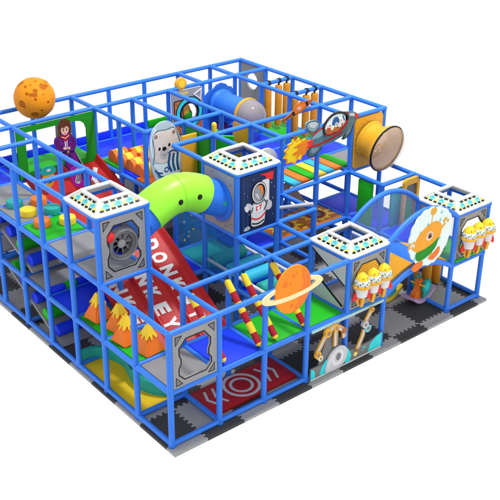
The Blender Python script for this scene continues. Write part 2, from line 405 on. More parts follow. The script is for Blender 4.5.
# ------------------------------------------------------------------ pyramid roofs
def roof(cx, cy, z, label):
    t = thing('pyramid_roof', (cx, cy, z), label, 'tower roof', 'white pyramid roofs on the towers')
    h, q, dz, zz = .5, .29, .17, z+.03
    out = [(cx-h, cy-h), (cx+h, cy-h), (cx+h, cy+h), (cx-h, cy+h)]; inn = [(cx-q, cy-q), (cx+q, cy-q), (cx+q, cy+q), (cx-q, cy+q)]
    for i in range(4):
        a, b, c, d = out[i], out[(i+1) % 4], inn[(i+1) % 4], inn[i]
        u = Vector((b[0]-a[0], b[1]-a[1], 0)); o = Vector((a[0]+u.x/2, a[1]+u.y/2, zz)); e = Vector(((c[0]+d[0])/2, (c[1]+d[1])/2, zz+dz))
        f = Frame(o, u, e-o); L = (e-o).length
        B = Board(f, .02); B.base([(-.49, .01), (.49, .01), (q-.005, L-.01), (-q+.005, L-.01)], 'cream')
        for ln, w0 in ((.072, .41), (L-.055, .26)):
            n = 7 if ln < .1 else 4
            for j in range(n):
                x = -w0+2*w0*(j+.5)/n; B.art(rect(x-w0/n*.68, ln-.02, x+w0/n*.68, ln+.02), 'ink', 1)
        for j in (-1, 0, 1):
            x = j*.235
            B.art(blob([(x-.07, L*.46), (x-.045, L*.66), (x+.02, L*.72), (x+.07, L*.58), (x+.05, L*.38), (x-.03, L*.32)], 4), 'skyb', 2)
            B.line(blob([(x-.03, L*.5), (x+.01, L*.6), (x+.035, L*.46)], 3, False), .014, 'teal', 3)
            if j < 1: B.line(blob([(x+.07, L*.52), (x+.115, L*.40), (x+.165, L*.60)], 4, False), .014, 'yellow', 1)
        B.art(blob([(-.36, .10), (-.33, .13), (-.30, .09)], 3), 'flame_y', 1); B.art(blob([(.31, .10), (.34, .14), (.38, .10)], 3), 'flame_y', 1)
        B.build('printed_slope', t)
    for lp, zq, rr, nm in ((out, zz, .043, 'base_tube'), (inn, zz+dz, .040, 'top_tube')):
        m = M()
        for i in range(4):
            a, b = lp[i], lp[(i+1) % 4]; m.tube([(a[0], a[1], zq), (b[0], b[1], zq)], rr, 'white', 12)
            m.ball((a[0], a[1], zq), rr*1.02, 'white', seg=12)
        m.build(nm, t)
    for i in range(4):
        m = M(); m.tube([(out[i][0], out[i][1], zz), (inn[i][0], inn[i][1], zz+dz)], .038, 'white', 12); m.build('hip_tube', t)
roof(.5, 2.5, L3, 'white pyramid roof with printed slopes above the grey turbine panel')
roof(3.5, 2.5, L3, 'white pyramid roof with printed slopes above the navy spaceman panel')
roof(4.5, .5, L2, 'low white pyramid roof on the front tower beside the planet board')
roof(7.5, .5, L2, 'white pyramid roof on the right corner tower beside the orange alien')

# ------------------------------------------------------------------ portal panels
HOLE = [(.30, .86), (.70, .86), (.84, .70), (.84, .58), (.80, .50), (.80, .40), (.86, .32), (.86, .24), (.74, .13), (.26, .13), (.14, .24), (.14, .36), (.19, .44), (.19, .52), (.15, .60), (.15, .72)]
def portal(x0, y, z0, z1, label, holes=True):
    h = z1-z0-.10; w = .885; f = front(y, x0+.0575, z0+.05)
    hl = [(a*w, b*h) for a, b in HOLE]
    B = Board(f, .035); B.base([rect(0, 0, w, h), hl], 'panel')
    B.line([(a*w+(a-.5)*.03, b*h+(b-.5)*.03) for a, b in HOLE], .022, 'ink', 1, True)
    for sx, sy in ((0, 0), (1, 0), (0, 1), (1, 1)):
        q = [(.055, .05), (.175, .055), (.055, .20)]
        q = [((a if sx == 0 else w-a), (b if sy == 0 else h-b)) for a, b in q]
        B.line(q, .018, 'ink', 1, True); c = (sum(a for a, b in q)/3, sum(b for a, b in q)/3)
        B.art([(c[0]+(a-c[0])*.5, c[1]+(b-c[1])*.5) for a, b in q], 'dgrey', 1)
    for i in range(6):
        for x in (.045, w-.045): B.art(circ(x, h*(.3+.08*i), .006, 6), 'dgrey', 1)
    return B.build('portal_panel', label=label, cat='portal panel', group='grey space station portal panels')
portal(0, 2, L2, L3, 'grey portal panel with a metal turbine set in its opening')
portal(0, 0, L1, L2, 'empty grey portal panel with black corner triangles at the near corner')
portal(4, 0, L1, L2, 'grey portal panel behind three toy rockets on the middle tower')
portal(7, 0, L1, L2, 'grey portal panel behind three toy rockets on the right corner tower')
# turbine
t = thing('turbine', (.5, 2.1, L2+.25), 'round grey metal turbine wheel set in the left tower portal', 'turbine')
c0 = (.5, 1.97, L2+.63); AX = (0, 1, 0)
m = M(); m.lathe([(.20, .30), (.33, .30), (.345, .24), (.335, .14), (.31, .05), (.28, 0), (.255, 0), (.24, .04), (.24, .3)], c0, AX, 'metal', 40, False); m.build('casing', t)
m = M(); m.lathe([(.24, .03), (.24, .09), (.21, .10), (.20, .06), (.215, .02), (.24, .03)], c0, AX, 'dgrey', 40, False); m.build('inner_ring', t)
m = M(); m.lathe([(.2, .16), (.2, .2)], c0, AX, 'ink', 32); m.build('back_disc', t)
for i in range(8):
    a = 2*PI*i/8; b = a+.42
    m = M(); q = lambda r, an, d: (c0[0]+r*math.cos(an), c0[1]+d, c0[2]+r*math.sin(an))
    vs = [q(.06, a, .08), q(.2, a, .07), q(.2, b, .13), q(.06, b, .12)]; vs += [Vector(v)+Vector((0, .02, 0)) for v in vs]
    m.add(vs, [[0, 3, 2, 1], [4, 5, 6, 7], [0, 1, 5, 4], [1, 2, 6, 5], [2, 3, 7, 6], [3, 0, 4, 7]], 'metal' if i % 2 else 'dgrey'); m.build('fan_blade', t)
m = M(); m.ball((c0[0]+.0, c0[1]+.09, c0[2]), .085, 'panel', (1, .5, 1)); m.build('hub', t)
m = M(); m.ball((.25, 2.02, L2+.84), .09, 'red2', (1, .8, 1.1)); m.build('red_ball', t)
m = M(); m.lathe([(.36, .12), (.36, .2), (.30, .2), (.30, .12), (.36, .12)], (.62, 1.97, L2+.70), AX, 'royal', 36, False); m.build('blue_ring', t)
# toy rockets
def toy_rocket(x, y, z, label, grp):
    t = thing('toy_rocket', (x, y, z), label, 'toy rocket', grp); Z = (0, 0, 1); z += .02
    m = M(); m.lathe([(.07, 0), (.105, .01), (.132, .19), (.128, .21)], (x, y, z+.19), Z, 'white', 28); bd = m.build('body', t)
    m = M(); m.lathe([(.125, 0), (.165, .012), (.175, .032), (.165, .058), (.14, .07)], (x, y, z+.385), Z, 'amber', 28)
    m.tube([(x-.15, y-.02, z+.42), (x-.215, y-.02, z+.45)], .024, 'amber', 8); m.build('collar', t)
    m = M(); m.lathe([(.148, 0), (.152, .03), (.142, .075), (.115, .12)], (x, y, z+.445), Z, 'white', 28)
    for i in range(22):
        an = 2*PI*i/22; q = i % 3; c = Vector((x+(.150-.008*q)*math.cos(an), y+(.150-.008*q)*math.sin(an), z+.47+.026*q)); m.ball(c, .017, ('green2', 'ink', 'green2')[q], (1, 1, .7), 8)
    m.build('window_band', t)
    m = M(); m.lathe([(.122, 0), (.118, .02), (.085, .07), (.045, .105), (.02, .125), (.0, .13)], (x, y, z+.555), Z, 'yellow', 28)
    for an in (-2.2, -1.3): m.ball((x+.10*math.cos(an), y+.10*math.sin(an), z+.60), .02, 'rust', (1, 1, .5), 8)
    m.build('nose', t)
    for i in range(3):
        an = -PI/2-.35+2*PI*i/3; d = Vector((math.cos(an), math.sin(an), 0)); f = Frame((x, y, z), d, (0, 0, 1))
        m = M(); m.prism([(.015, .195), (.095, .195), (.085, .10), (.045, -.02), (.02, -.02), (.035, .08)], f, -.030, .030, 'amber'); m.build('leg', bd)
    for an in (.15, PI*.75):
        d = Vector((math.cos(an), math.sin(an)-.25, 0)); f = Frame((x, y-.03, z), d, (0, 0, 1))
        m = M(); m.prism(blob([(.10, .33), (.15, .27), (.185, .16), (.17, .10), (.12, .14), (.09, .18)], 4), f, -.022, .022, 'red2'); m.build('fin', bd)
    m = M(); m.lathe([(.015, -.0), (.03, .06), (.05, .18)], (x, y, z+.01), Z, 'red2', 16); m.build('thruster', t)
for i, w in enumerate(('left', 'middle', 'right')):
    toy_rocket(4.20+.29*i, -.15, L1+.16, {'left': 'yellow nosed toy rocket nearest the planet board on the middle tower', 'middle': 'yellow nosed toy rocket between two others on the middle tower', 'right': 'yellow nosed toy rocket beside the arched bridge on the middle tower'}[w], 'toy rockets in a row')
    toy_rocket(7.27+.29*i, -.15, L1+.18, {'left': 'yellow nosed toy rocket nearest the alien board on the right corner tower', 'middle': 'yellow nosed toy rocket between two others on the right corner tower', 'right': 'outermost yellow nosed toy rocket at the right edge of the corner tower'}[w], 'toy rockets in a row')
m = M(); m.box(7.06, 7.94, -.05, .04, L1+.055, L1+.115, 'green', .02); m.build('edge_pad', label='green foam edge pad under the rockets of the right corner tower', cat='edge pad')
m = M(); m.box(3.06, 4.94, -.075, -.04, L1-.05, L1+.01, 'skyb', .01)
for i in range(46): m.box(3.08+.04*i, 3.10+.04*i, -.082, -.05, L1-.045, L1+.005, 'white', .004)
m.build('edge_pad', label='striped pale aqua edge strip above the robot arm board', cat='edge pad')

# ------------------------------------------------------------------ spaceman tower panels
W = 1.0; f = front(1.985, 3, L2)
B = Board(f, .035); H_ = L3-L2
B.base(rect(.055, .05, .945, H_-.05), 'navy')
for i in range(26): B.art(circ(random.uniform(.1, .9), random.uniform(.1, 1.15), random.choice((.005, .007, .010)), 6), 'white', 1)
B.line([(.14, .1), (.14, 1.16)], .012, 'denim', 1); B.line([(.23, .1), (.23, 1.16)], .008, 'denim', 1)
B.art(rrect(0.556, 0.425, 0.763, 1.026, .06), 'silver', 1); B.art(rrect(0.574, 0.444, 0.745, 1.008, .05), 'white', 2)
B.art(blob([(0.313, 0.124), (0.295, 0.312), (0.286, 0.500), (0.340, 0.613), (0.502, 0.660), (0.646, 0.622), (0.700, 0.500), (0.682, 0.312), (0.646, 0.124), (0.484, 0.086)], 6), 'ink', 3)
B.art(blob([(0.331, 0.152), (0.322, 0.312), (0.308, 0.491), (0.358, 0.594), (0.502, 0.641), (0.628, 0.603), (0.677, 0.491), (0.660, 0.312), (0.628, 0.152), (0.484, 0.115)], 6), 'white', 4)
B.art(blob([(0.322, 0.519), (0.232, 0.500), (0.187, 0.556), (0.205, 0.632), (0.304, 0.613)], 5), 'silver', 5); B.art(blob([(0.682, 0.406), (0.772, 0.387), (0.826, 0.453), (0.799, 0.556), (0.691, 0.575)], 5), 'silver', 5)
B.art(blob([(0.169, 0.500), (0.223, 0.472), (0.241, 0.519), (0.223, 0.594), (0.160, 0.575)], 4), 'white', 6)
B.art(circ(0.502, 0.801, 0.184, 30, 0.221), 'ink', 5); B.art(circ(0.502, 0.801, 0.171, 30, 0.207), 'white', 6)
B.art(circ(0.506, 0.801, 0.144, 30, 0.183), 'ink', 7); B.art(circ(0.484, 0.791, 0.117, 28, 0.164), 'panel', 8)
B.art(blob([(0.475, 0.942), (0.556, 0.932), (0.592, 0.829), (0.565, 0.726), (0.538, 0.838)], 5), 'orange', 9); B.art(blob([(0.394, 0.801), (0.439, 0.707), (0.502, 0.669), (0.466, 0.782)], 4), 'silver', 9)
B.art(rrect(0.385, 0.406, 0.592, 0.556, .03), 'palest', 5)
B.line([(0.421, 0.519), (0.466, 0.528), (0.430, 0.481), (0.466, 0.453), (0.421, 0.444)], .022, 'red2', 6); B.line([(0.502, 0.528), (0.556, 0.538), (0.529, 0.444)], .024, 'red2', 6)
B.line(blob([(0.322, 0.321), (0.430, 0.265), (0.556, 0.274), (0.664, 0.350)], 5, False), .032, 'red2', 5)
B.line(blob([(0.331, 0.199), (0.484, 0.162), (0.637, 0.209)], 5, False), .028, 'ink', 5)
B.line([(0.628, 0.406), (0.682, 0.500), (0.709, 0.594)], .022, 'ink', 6); B.line([(0.322, 0.425), (0.349, 0.538)], .018, 'ink', 6); B.line(blob([(0.358, 0.613), (0.502, 0.575), (0.628, 0.613)], 4, False), .02, 'metal', 6)
B.art([(.52, 1.15), (.86, 1.15), (.84, .98), (.68, 1.04), (.66, 1.10)], 'red2', 2)
B.art(blob([(.14, .10), (.24, .17), (.30, .11), (.22, .08)], 4), 'silver', 1)
B.build('spaceman_panel', label='navy printed panel of a white suited spaceman under the roof', cat='printed panel')
f = side(2.985, 3, L2)
B = Board(f, .03); hole = circ(.5, .60, .35, 36)
B.base([rect(.055, .05, .945, H_-.05), hole], 'panel')
for r0, a0, a1 in ((.40, .3, 1.2), (.43, 1.6, 2.6), (.41, 3.0, 4.1), (.44, 4.5, 5.6)):
    B.line([(.5+r0*math.cos(a0+(a1-a0)*i/8), .60+r0*math.sin(a0+(a1-a0)*i/8)) for i in range(9)], .010, 'dgrey', 1)
for x, z in ((.15, .2), (.85, .2), (.15, 1.0), (.85, 1.0), (.3, 1.12), (.7, .12)): B.line(blob([(x-.05, z-.03), (x, z+.03), (x+.05, z+.02)], 4, False), .012, 'dgrey', 1)
B.build('tube_mouth_panel', label='grey panel with a round mouth where the green tube ends', cat='tube panel')
# cloud cut-out beside it
B = Board(front(3.12), .04)
B.base(blob([(4.1, 2.6), (4.12, 3.0), (4.35, 3.08), (4.5, 3.24), (4.7, 3.27), (4.86, 3.20), (4.97, 3.04), (4.93, 2.86), (5.02, 2.72), (4.93, 2.55), (4.97, 2.40), (4.8, 2.3), (4.2, 2.3)], 6), 'cloud')
B.line(blob([(4.5, 3.05), (4.62, 3.14), (4.76, 3.10)], 5, False), .02, 'silver', 1); B.line(blob([(4.82, 2.78), (4.9, 2.72), (4.88, 2.62)], 5, False), .02, 'silver', 1)
B.build('cloud_board', label='white cloud shaped board beside the spaceman tower', cat='cut-out board')

# ------------------------------------------------------------------ green crawl tube
t = thing('crawl_tube', (2, 2.5, L2+.25), 'bent lime green crawl tube with blue ends between two towers', 'crawl tube')
def tp(s_):  # s_ 0..1 along the centre line
    x = 1+2*s_; return Vector((x, 2.5+.02*math.sin(PI*s_), L2+.62+.38*math.sin(PI*s_)**1.25))
def seg_tube(a, b, r, k, name, parent, ribs=()):
    m = M(); n = 22; m.tube([tp(a+(b-a)*i/n) for i in range(n+1)], r, k, 36)
    for q in ribs:
        d = (tp(q+.01)-tp(q-.01)).normalized(); m.lathe([(r-.004, -.018), (r+.008, -.014), (r+.008, -.003), (r-.002, -.001), (r-.002, .001), (r+.008, .003), (r+.008, .014), (r-.004, .018)], tp(q), d, k, 36, False)
    return m.build(name, parent)
g_ = seg_tube(.17, .775, .362, 'lime', 'tube_body', t, (.49,))
seg_tube(0, .175, .335, 'pipe', 'blue_end', t); seg_tube(.77, 1, .335, 'pipe', 'blue_end', t)
def port(s_, ang, k, par, r):
    c = tp(s_); d = (tp(s_+.01)-tp(s_-.01)).normalized(); out = (Vector((0, -1, 0))*math.cos(ang)+Vector((-d.z, 0, d.x))*math.sin(ang)).normalized()
    m = M(); m.lathe([(.052, -.02), (.052, .008), (.045, .014), (.0, .014)], c+out*(r-.004), out, k, 18); m.build('porthole', par)
port(.42, .02, 'ink', g_, .362); port(.63, .05, 'ink', g_, .362); port(.07, .0, 'navy', t, .335); port(.93, .0, 'teal', t, .335)
for x, d in ((1.01, 1), (2.97, -1)):
    m = M(); m.lathe([(.33, 0), (.42, .0), (.42, .03), (.345, .05), (.33, .05)], (x, 2.5, L2+.62), (d, 0, 0), 'pipe', 36, False); m.build('flange', t)

# ------------------------------------------------------------------ slides
def slide(name, label, x0, lanes, w, ya, za, yb, zb, wall=.13, group=None):
    """fibreglass slide falling in -y from (ya, za) to (yb, zb)"""
    t = thing(name, (x0, yb, zb), label, 'slide', group)
    n = 18
    def zc(i):
        s_ = i/n; e = .5-.5*math.cos(PI*s_); return za+(zb-za)*(s_*.8+e*.2)
    prof = []                                   # across x: (x, dz)
    tot = lanes*w
    prof.append((x0-.055, -.05)); prof.append((x0-.055, wall-.02)); prof.append((x0-.04, wall)); prof.append((x0-.01, wall))
    for L in range(lanes):
        a, b = x0+L*w, x0+(L+1)*w
        prof += [(a+.035, .05), (a+.06, .006), (a+.10, 0), (b-.10, 0), (b-.06, .006), (b-.035, .05)]
        if L < lanes-1: prof += [(b-.014, wall*.72), (b+.014, wall*.72)]
    b = x0+tot
    prof += [(b+.01, wall), (b+.04, wall), (b+.055, wall-.02), (b+.055, -.05)]
    prof += [(b, -.055), (x0, -.055)]
    m = M(); vs, fs = [], []; k = len(prof)
    for i in range(n+1):
        for a, dz in prof: vs.append((a, ya+(yb-ya)*i/n, zc(i)+dz))
    for i in range(n):
        for j in range(k): fs.append([i*k+j, (i+1)*k+j, (i+1)*k+(j+1) % k, i*k+(j+1) % k])
    fs += [list(range(k)), list(range(n*k, (n+1)*k))[::-1]]
    m.add(vs, fs, 'red'); m.build('chute', t, angle=50)
    return t, lambda y: (zc(n*(ya-y)/(ya-yb)))
t, zf = slide('slide', 'red three lane slide with white lettering running down each lane', .727, 3, .58, 4.0, 1.95, 1.32, .36, group='red fibreglass slides')
for lx in (.925, 1.505, 2.085):
    B_ = M()
    for ch, y in zip('DONKEY', (3.56, 3.28, 3.0, 2.72, 2.42, 2.13)):
        dz = (zf(y+.05)-zf(y-.05))/.1; f = Frame((lx, y, zf(y)+.004), (0, -1, -dz), (1, 0, 0))
        B_.text(ch, f, .36, 'white', .006, .055, .235)
    B_.build('lettering', t)
t, zf = slide('slide', 'wide red slide behind the purple figure under the green arch', 1.22, 2, .86, 7.0, L2+.06, 4.25, L1+.06, .15, group='red fibreglass slides')
m = M()
for pts, y0 in ((((-.30, .26), (0, 0), (.22, .30)), 6.45), (((0, 0), (-.02, -.34)), 6.45), (((-.16, .0), (.02, -.14), (.20, .02)), 5.75)):
    dz = (zf(y0+.1)-zf(y0-.1))/.2; f = Frame((2.56, y0, zf(y0)+.004), (1, 0, 0), (0, 1, dz))
    m = M(); m.prism(strip(pts, .10), f, -.002, .006 if len(pts) == 3 else .0075, 'white'); m.build('lettering', t)
m = M(); m.box(1.15, 2.95, 7.06, 7.85, L2+.04, L2+.13, 'green', .03); m.build('start_pad', label='green start pad at the head of the wide red slide', cat='soft pad')

# ------------------------------------------------------------------ volcano cones
def cone(x, y, label, s_=1.0):
    t = thing('volcano_cone', (x, y, L1+.03), label, 'soft cone', 'orange volcano cones'); z = L1+.031; h = .50*s_; a = .22*s_
    rot = .12; c, q = math.cos(rot), math.sin(rot)
    base = [(-a, -a), (a, -a), (a, a), (-a, a)]; base = [(x+u*c-v*q, y+u*q+v*c) for u, v in base]
    k = .09
    vs = [(p[0], p[1], z) for p in base]+[(x+(p[0]-x)*k, y+(p[1]-y)*k, z+h) for p in base]
    m = M(); bm = bmesh.new(); bv = [bm.verts.new(v) for v in vs]
    for f in ([3, 2, 1, 0], [4, 5, 6, 7], [0, 1, 5, 4], [1, 2, 6, 5], [2, 3, 7, 6], [3, 0, 4, 7]): bm.faces.new([bv[i] for i in f])
    bmesh.ops.bevel(bm, geom=bm.edges[:], offset=.030, segments=3, affect='EDGES'); bm.verts.index_update()
    m.add([v.co.copy() for v in bm.verts], [[v.index for v in f.verts] for f in bm.faces], 'orange'); bm.free(); m.build('cone', t)
    m = M()                                                             # dripping yellow cap
    for i in range(4):
        p, r = Vector(vs[i]), Vector(vs[(i+1) % 4]); P_, R_ = Vector(vs[i+4]), Vector(vs[(i+1) % 4+4])
        nrm = (r-p).cross(P_-p).normalized()*.012
        S = lambda u, v: (p.lerp(r, u)).lerp(P_.lerp(R_, u), v)+nrm
        drip = blob([(-.03, .60), (.20, .68), (.38, .50), (.58, .68), (.80, .54), (1.03, .60)], 5, False)
        e = (r-p).normalized()*.0125; X = lambda u: e*(-1 if u < 0 else (1 if u > 1 else 0))
        lo = [S(u, v)+X(u) for u, v in drip]; hi = [S(u, 1.02)+X(u) for u, v in drip]
        nd = len(lo); m.add(lo+hi, [[j, j+1, j+nd+1, j+nd] for j in range(nd-1)], 'yellow')
    m.add([Vector(vs[j+4])+Vector((0, 0, .02)) for j in range(4)], [[0, 1, 2, 3]], 'yellow')
    m.ball((x, y, z+h-.01), .030*s_, 'yellow', (1, 1, .6), 12); m.build('lava_cap', t)
cone(.33, 2.72, 'orange volcano cone standing farthest to the left on the green pad')
cone(.43, 2.16, 'orange volcano cone half hidden in front of the red slide, second from the slide foot')
cone(.30, 1.74, 'orange volcano cone nearest the outer left rail, in front of the others')
cone(.43, 1.24, 'orange volcano cone nearest the grey corner deck')

# ------------------------------------------------------------------ stepping discs
for x, y, k, lb in ((.35, 5.84, 'teal', 'teal stepping disc at the outer edge, farthest back'), (.80, 5.66, 'orange', 'orange stepping disc farthest back beside the purple figure'),
                    (.37, 5.30, 'yellow', 'yellow stepping disc at the outer rail on grey'), (.80, 5.10, 'teal', 'teal stepping disc on the inner side by the green pad'),
                    (.35, 4.69, 'orange', 'orange stepping disc on the green pad'), (.80, 4.50, 'yellow', 'yellow stepping disc on the green pad by the turbine tower')):
    m = M(); m.lathe([(.155, 0), (.165, .012), (.165, .115), (.155, .135), (.135, .142), (.0, .142)], (x, y, L2+.03), (0, 0, 1), k, 36)
    m.build('stepping_disc', label=lb, cat='stepping disc', group='round foam stepping discs')

# ------------------------------------------------------------------ striped leaning poles
for x, lb in ((1.14, 'yellow and red striped leaning pole behind the empty portal panel'), (1.93, 'yellow and red striped leaning pole over the royal blue deck'),
              (2.30, 'yellow and red striped leaning pole left of the planet board'), (2.98, 'yellow and red striped leaning pole partly behind the orange planet')):
    a, b = Vector((x, .93, L2-.14)), Vector((x+.02, .10, L1+.13)); t = thing('striped_pole', b, lb, 'foam pole', 'striped foam poles')
    for i in range(6):
        m = M(); p, q = a.lerp(b, i/6), a.lerp(b, (i+1)/6)
        k = 'yellow' if i % 2 == 0 else 'redm'
        if i == 0: m.ball(p, .062, k, seg=14)
        m.tube([p, q], .0625 if i % 2 == 0 else .0605, k, 18)
        if i == 5: m.ball(q, .060, 'yellow', seg=14)
        m.build('foam_band', t)
    m = M(); m.tube([a+Vector((0, .0, .03)), a+Vector((0, .04, .13))], .018, 'ink', 8); m.build('strap', t); m = M(); m.tube([b-Vector((0, -.02, .02)), b-Vector((0, -.01, .09))], .016, 'ink', 8); m.build('strap', t)

# ------------------------------------------------------------------ planet board
B = Board(front(-.075), .03); pc = (2.545, 2.17); rot = -.36
C, S_ = math.cos(.0), math.sin(.0)
B2 = lambda u, v: (pc[0]+u*C-v*S_, pc[1]+u*S_+v*C)
ring_o = [B2(.70*math.cos(2*PI*i/48), .165*math.sin(2*PI*i/48)-.02) for i in range(48)]; ring_i = [B2(0.53*math.cos(2*PI*i/48), .085*math.sin(2*PI*i/48)-.01) for i in range(48)]
body = circ(pc[0], pc[1], .41, 48, .455)
m = B.m
m.prism([ring_o, ring_i], B.fr, -.020, .012, 'ringc')
m.prism(body, B.fr, -.015, .015+.004, 'orange2')
fq = [B2(.70*math.cos(PI+PI*i/24), .165*math.sin(PI+PI*i/24)-.02) for i in range(25)]+[B2(0.53*math.cos(PI+PI*i/24), .085*math.sin(PI+PI*i/24)-.01) for i in range(24, -1, -1)]
m.prism(fq, B.fr, .012, .028, 'ringc')
B.fr.o = B.fr.o+B.fr.n*.004
B.art(blob([(2.75, 2.53), (2.90, 2.35), (2.955, 2.17), (2.90, 1.98), (2.74, 1.78), (2.56, 1.715), (2.66, 1.90), (2.64, 2.02), (2.78, 2.18), (2.74, 2.36)], 5), 'orange', 1)
for x, y, r in ((2.36, 2.32, .055), (2.55, 2.42, .03), (2.33, 2.05, .028), (2.62, 2.46, .018), (2.52, 1.85, .035), (2.47, 2.30, .02)): B.art(circ(x, y, r, 16), 'orange', 2)
B.build('planet_board', label='orange ringed planet cut-out board on the front rail', cat='cut-out board')

# ------------------------------------------------------------------ moon
rnd = random.Random(3)
cr = [Vector((rnd.uniform(-1, 1), rnd.uniform(-1, 1), rnd.uniform(-1, 1))).normalized() for i in range(34)]
cw = [rnd.uniform(.05, .13) for i in cr]
vv = Vector((-.423, -.855, .30)).normalized(); uu = Vector((.896, -.443, 0)).normalized(); uz = vv.cross(uu); ww = uu.cross(vv)*-1
big = [(.45, .52, .21), (.0, .12, .14), (-.62, -.26, .20), (-.05, -.80, .20), (-.35, .2, .09), (.62, -.25, .08), (.42, .12, .05), (.3, -.62, .07), (-.4, .55, .09), (-.55, .75, .14), (.1, .8, .07), (-.15, .62, .05)]
for a, b, r in big:
    c_ = math.sqrt(max(.02, 1-a*a-b*b)); cr.append((uu*a+uz*b+vv*c_).normalized()); cw.append(r)
m = M(); seg = 220
def dsp(d):
    q = 1
    for c, w in zip(cr, cw):
        e = (d-c).length/w
        if e < 1: q -= .035*(1-e**4)
        elif e < 1.35: q += .012*(1-abs(e-1.15)/.2)
    return q
m.ball((1.84, 7.5, 3.80), .445, 'moon', seg=seg, disp=dsp)
ci = m.mi('crater')
for i, fc in enumerate(m.f):
    c = sum((m.v[j] for j in fc), Vector())/4; d = (c-Vector((1.84, 7.5, 3.80))).normalized()
    if any((d-a).length < w*.93 for a, w in zip(cr, cw)): m.m[i] = ci
m.build('moon_ball', label='orange cratered moon ball riding on the top rails at the back left', cat='moon ball', angle=80)

# ------------------------------------------------------------------ bear board
t = thing('bear_board', (3.5, 4.95, L2), 'white bear in a blue and white space suit on an oval board', 'cut-out board')
B = Board(front(4.92), .03)
B.base(blob([(3.30, 3.62), (3.08, 3.40), (3.04, 2.95), (3.12, 2.50), (3.30, 2.22), (3.62, 2.16), (3.86, 2.35), (3.92, 2.80), (3.80, 3.25), (3.60, 3.58)], 7), 'pale')
B.art(blob([(3.16, 3.36), (3.14, 3.0), (3.20, 2.78), (3.42, 2.72), (3.68, 2.80), (3.80, 3.0), (3.72, 3.28), (3.52, 3.42), (3.32, 3.44)], 6), 'bearw', 1.2)
B.art(circ(3.20, 3.34, .085, 16), 'bearw', 1); B.art(circ(3.64, 3.36, .085, 16), 'bearw', 2); B.art(circ(3.20, 3.34, .045, 12), 'taupe', 2); B.art(circ(3.65, 3.36, .045, 12), 'taupe', 3)
B.art(circ(3.41, 2.94, .12, 20, .13), 'silver', 2); B.art(circ(3.40, 3.04, .052, 14, .045), 'ink', 3); B.art(circ(3.28, 3.06, .028, 10, .036), 'ink', 3); B.art(circ(3.53, 3.10, .028, 10, .036), 'ink', 3)
B.line(blob([(3.36, 2.93), (3.41, 2.90), (3.46, 2.94)], 4, False), .014, 'taupe', 3)
B.art(blob([(3.14, 2.72), (3.24, 2.52), (3.40, 2.34), (3.66, 2.26), (3.84, 2.46), (3.86, 2.78), (3.72, 2.86), (3.52, 2.70), (3.32, 2.70)], 6), 'palest', 2)
for i in range(3): B.line(blob([(3.54+.10*i, 2.90-.01*i), (3.50+.11*i, 2.68), (3.57+.09*i, 2.48)], 5, False), .055, 'denim', 3)
B.line(blob([(3.50, 2.92), (3.62, 2.96), (3.76, 2.90)], 4, False), .035, 'denim', 3.4)
B.line(blob([(3.10, 2.74), (3.16, 3.02), (3.12, 3.34), (3.24, 3.46), (3.46, 3.45), (3.66, 3.46), (3.77, 3.24), (3.82, 2.98)], 5, False), .012, 'steel', 2.5)
B.line(blob([(3.86, 2.5), (3.74, 2.34), (3.56, 2.24), (3.38, 2.30), (3.22, 2.48)], 5, False), .012, 'steel', 4)
for i in range(3): B.line(blob([(3.16+.06*i, 2.62-.10*i), (3.22+.07*i, 2.54-.10*i), (3.34+.05*i, 2.50-.09*i)], 5, False), .035, 'denim', 3)
B.line(circ(3.44, 2.56, .05, 12), .026, 'denim', 3, True); B.art(circ(3.34, 2.30, .07, 14, .04), 'denim', 3)
B.line(blob([(3.2, 3.52), (3.08, 3.25), (3.10, 2.9)], 5, False), .03, 'palest', 1)
B.build('board', t)

# ------------------------------------------------------------------ big rocket board
t = thing('rocket_board', (6.1, 2.93, 2.9), 'steel grey rocket cut-out with pilots and a yellow flame', 'cut-out board')
B = Board(front(2.925), .03)
B.base([(5.7, 3.26), (5.78, 3.37), (5.94, 3.45), (6.06, 3.49), (6.24, 3.63), (6.41, 3.73), (6.7, 3.68), (6.95, 3.63), (7.11, 3.53), (7.09, 3.47), (6.97, 3.36), (6.84, 3.25), (6.63, 3.14), (6.35, 3.08), (5.97, 3.05), (5.72, 3.11)], 'steel')
B.art([(5.78, 3.36), (5.94, 3.43), (6.06, 3.47), (6.12, 3.33), (5.95, 3.27), (5.74, 3.27)], 'steel2', 1)
B.line([(5.72, 3.12), (5.95, 3.115), (6.33, 3.17), (6.62, 3.24)], .045, 'redm', 1); B.line([(5.76, 3.36), (5.92, 3.43), (6.04, 3.47)], .03, 'redm', 2)
for i in range(12): B.art(circ(6.20+.048*i, 3.235+.018*i, .013, 8), 'white', 2)
ck = [(6.05, 3.46), (6.14, 3.6), (6.31, 3.7), (6.52, 3.71), (6.7, 3.63), (6.75, 3.49), (6.61, 3.34), (6.34, 3.27), (6.12, 3.29)]
B.art(blob(ck, 5), 'steel', 3); B.art(blob([(6.39+(a-6.39)*.84, 3.49+(b-3.49)*.84) for a, b in ck], 5), 'palest', 4)
B.art(blob([(6.12, 3.40), (6.24, 3.46), (6.42, 3.40), (6.62, 3.46), (6.58, 3.35), (6.34, 3.29), (6.14, 3.32)], 5), 'rust', 5)
B.art(blob([(6.30, 3.47), (6.33, 3.60), (6.43, 3.63), (6.50, 3.55), (6.47, 3.46)], 4), 'denim', 6)
for x, z, k in ((6.22, 3.47, 'bearw'), (6.42, 3.46, 'white'), (6.55, 3.52, 'bearw'), (6.30, 3.41, 'cream'), (6.52, 3.43, 'white')): B.art(circ(x, z, .05, 12), k, 7)
for x, z in ((6.21, 3.48), (6.24, 3.47), (6.41, 3.47), (6.44, 3.46), (6.55, 3.53)): B.art(circ(x, z, .012, 6), 'ink', 8)
B.art(circ(6.22, 3.42, .03, 8, .018), 'red2', 8); B.line([(6.60, 3.62), (6.66, 3.50)], .022, 'denim', 8)
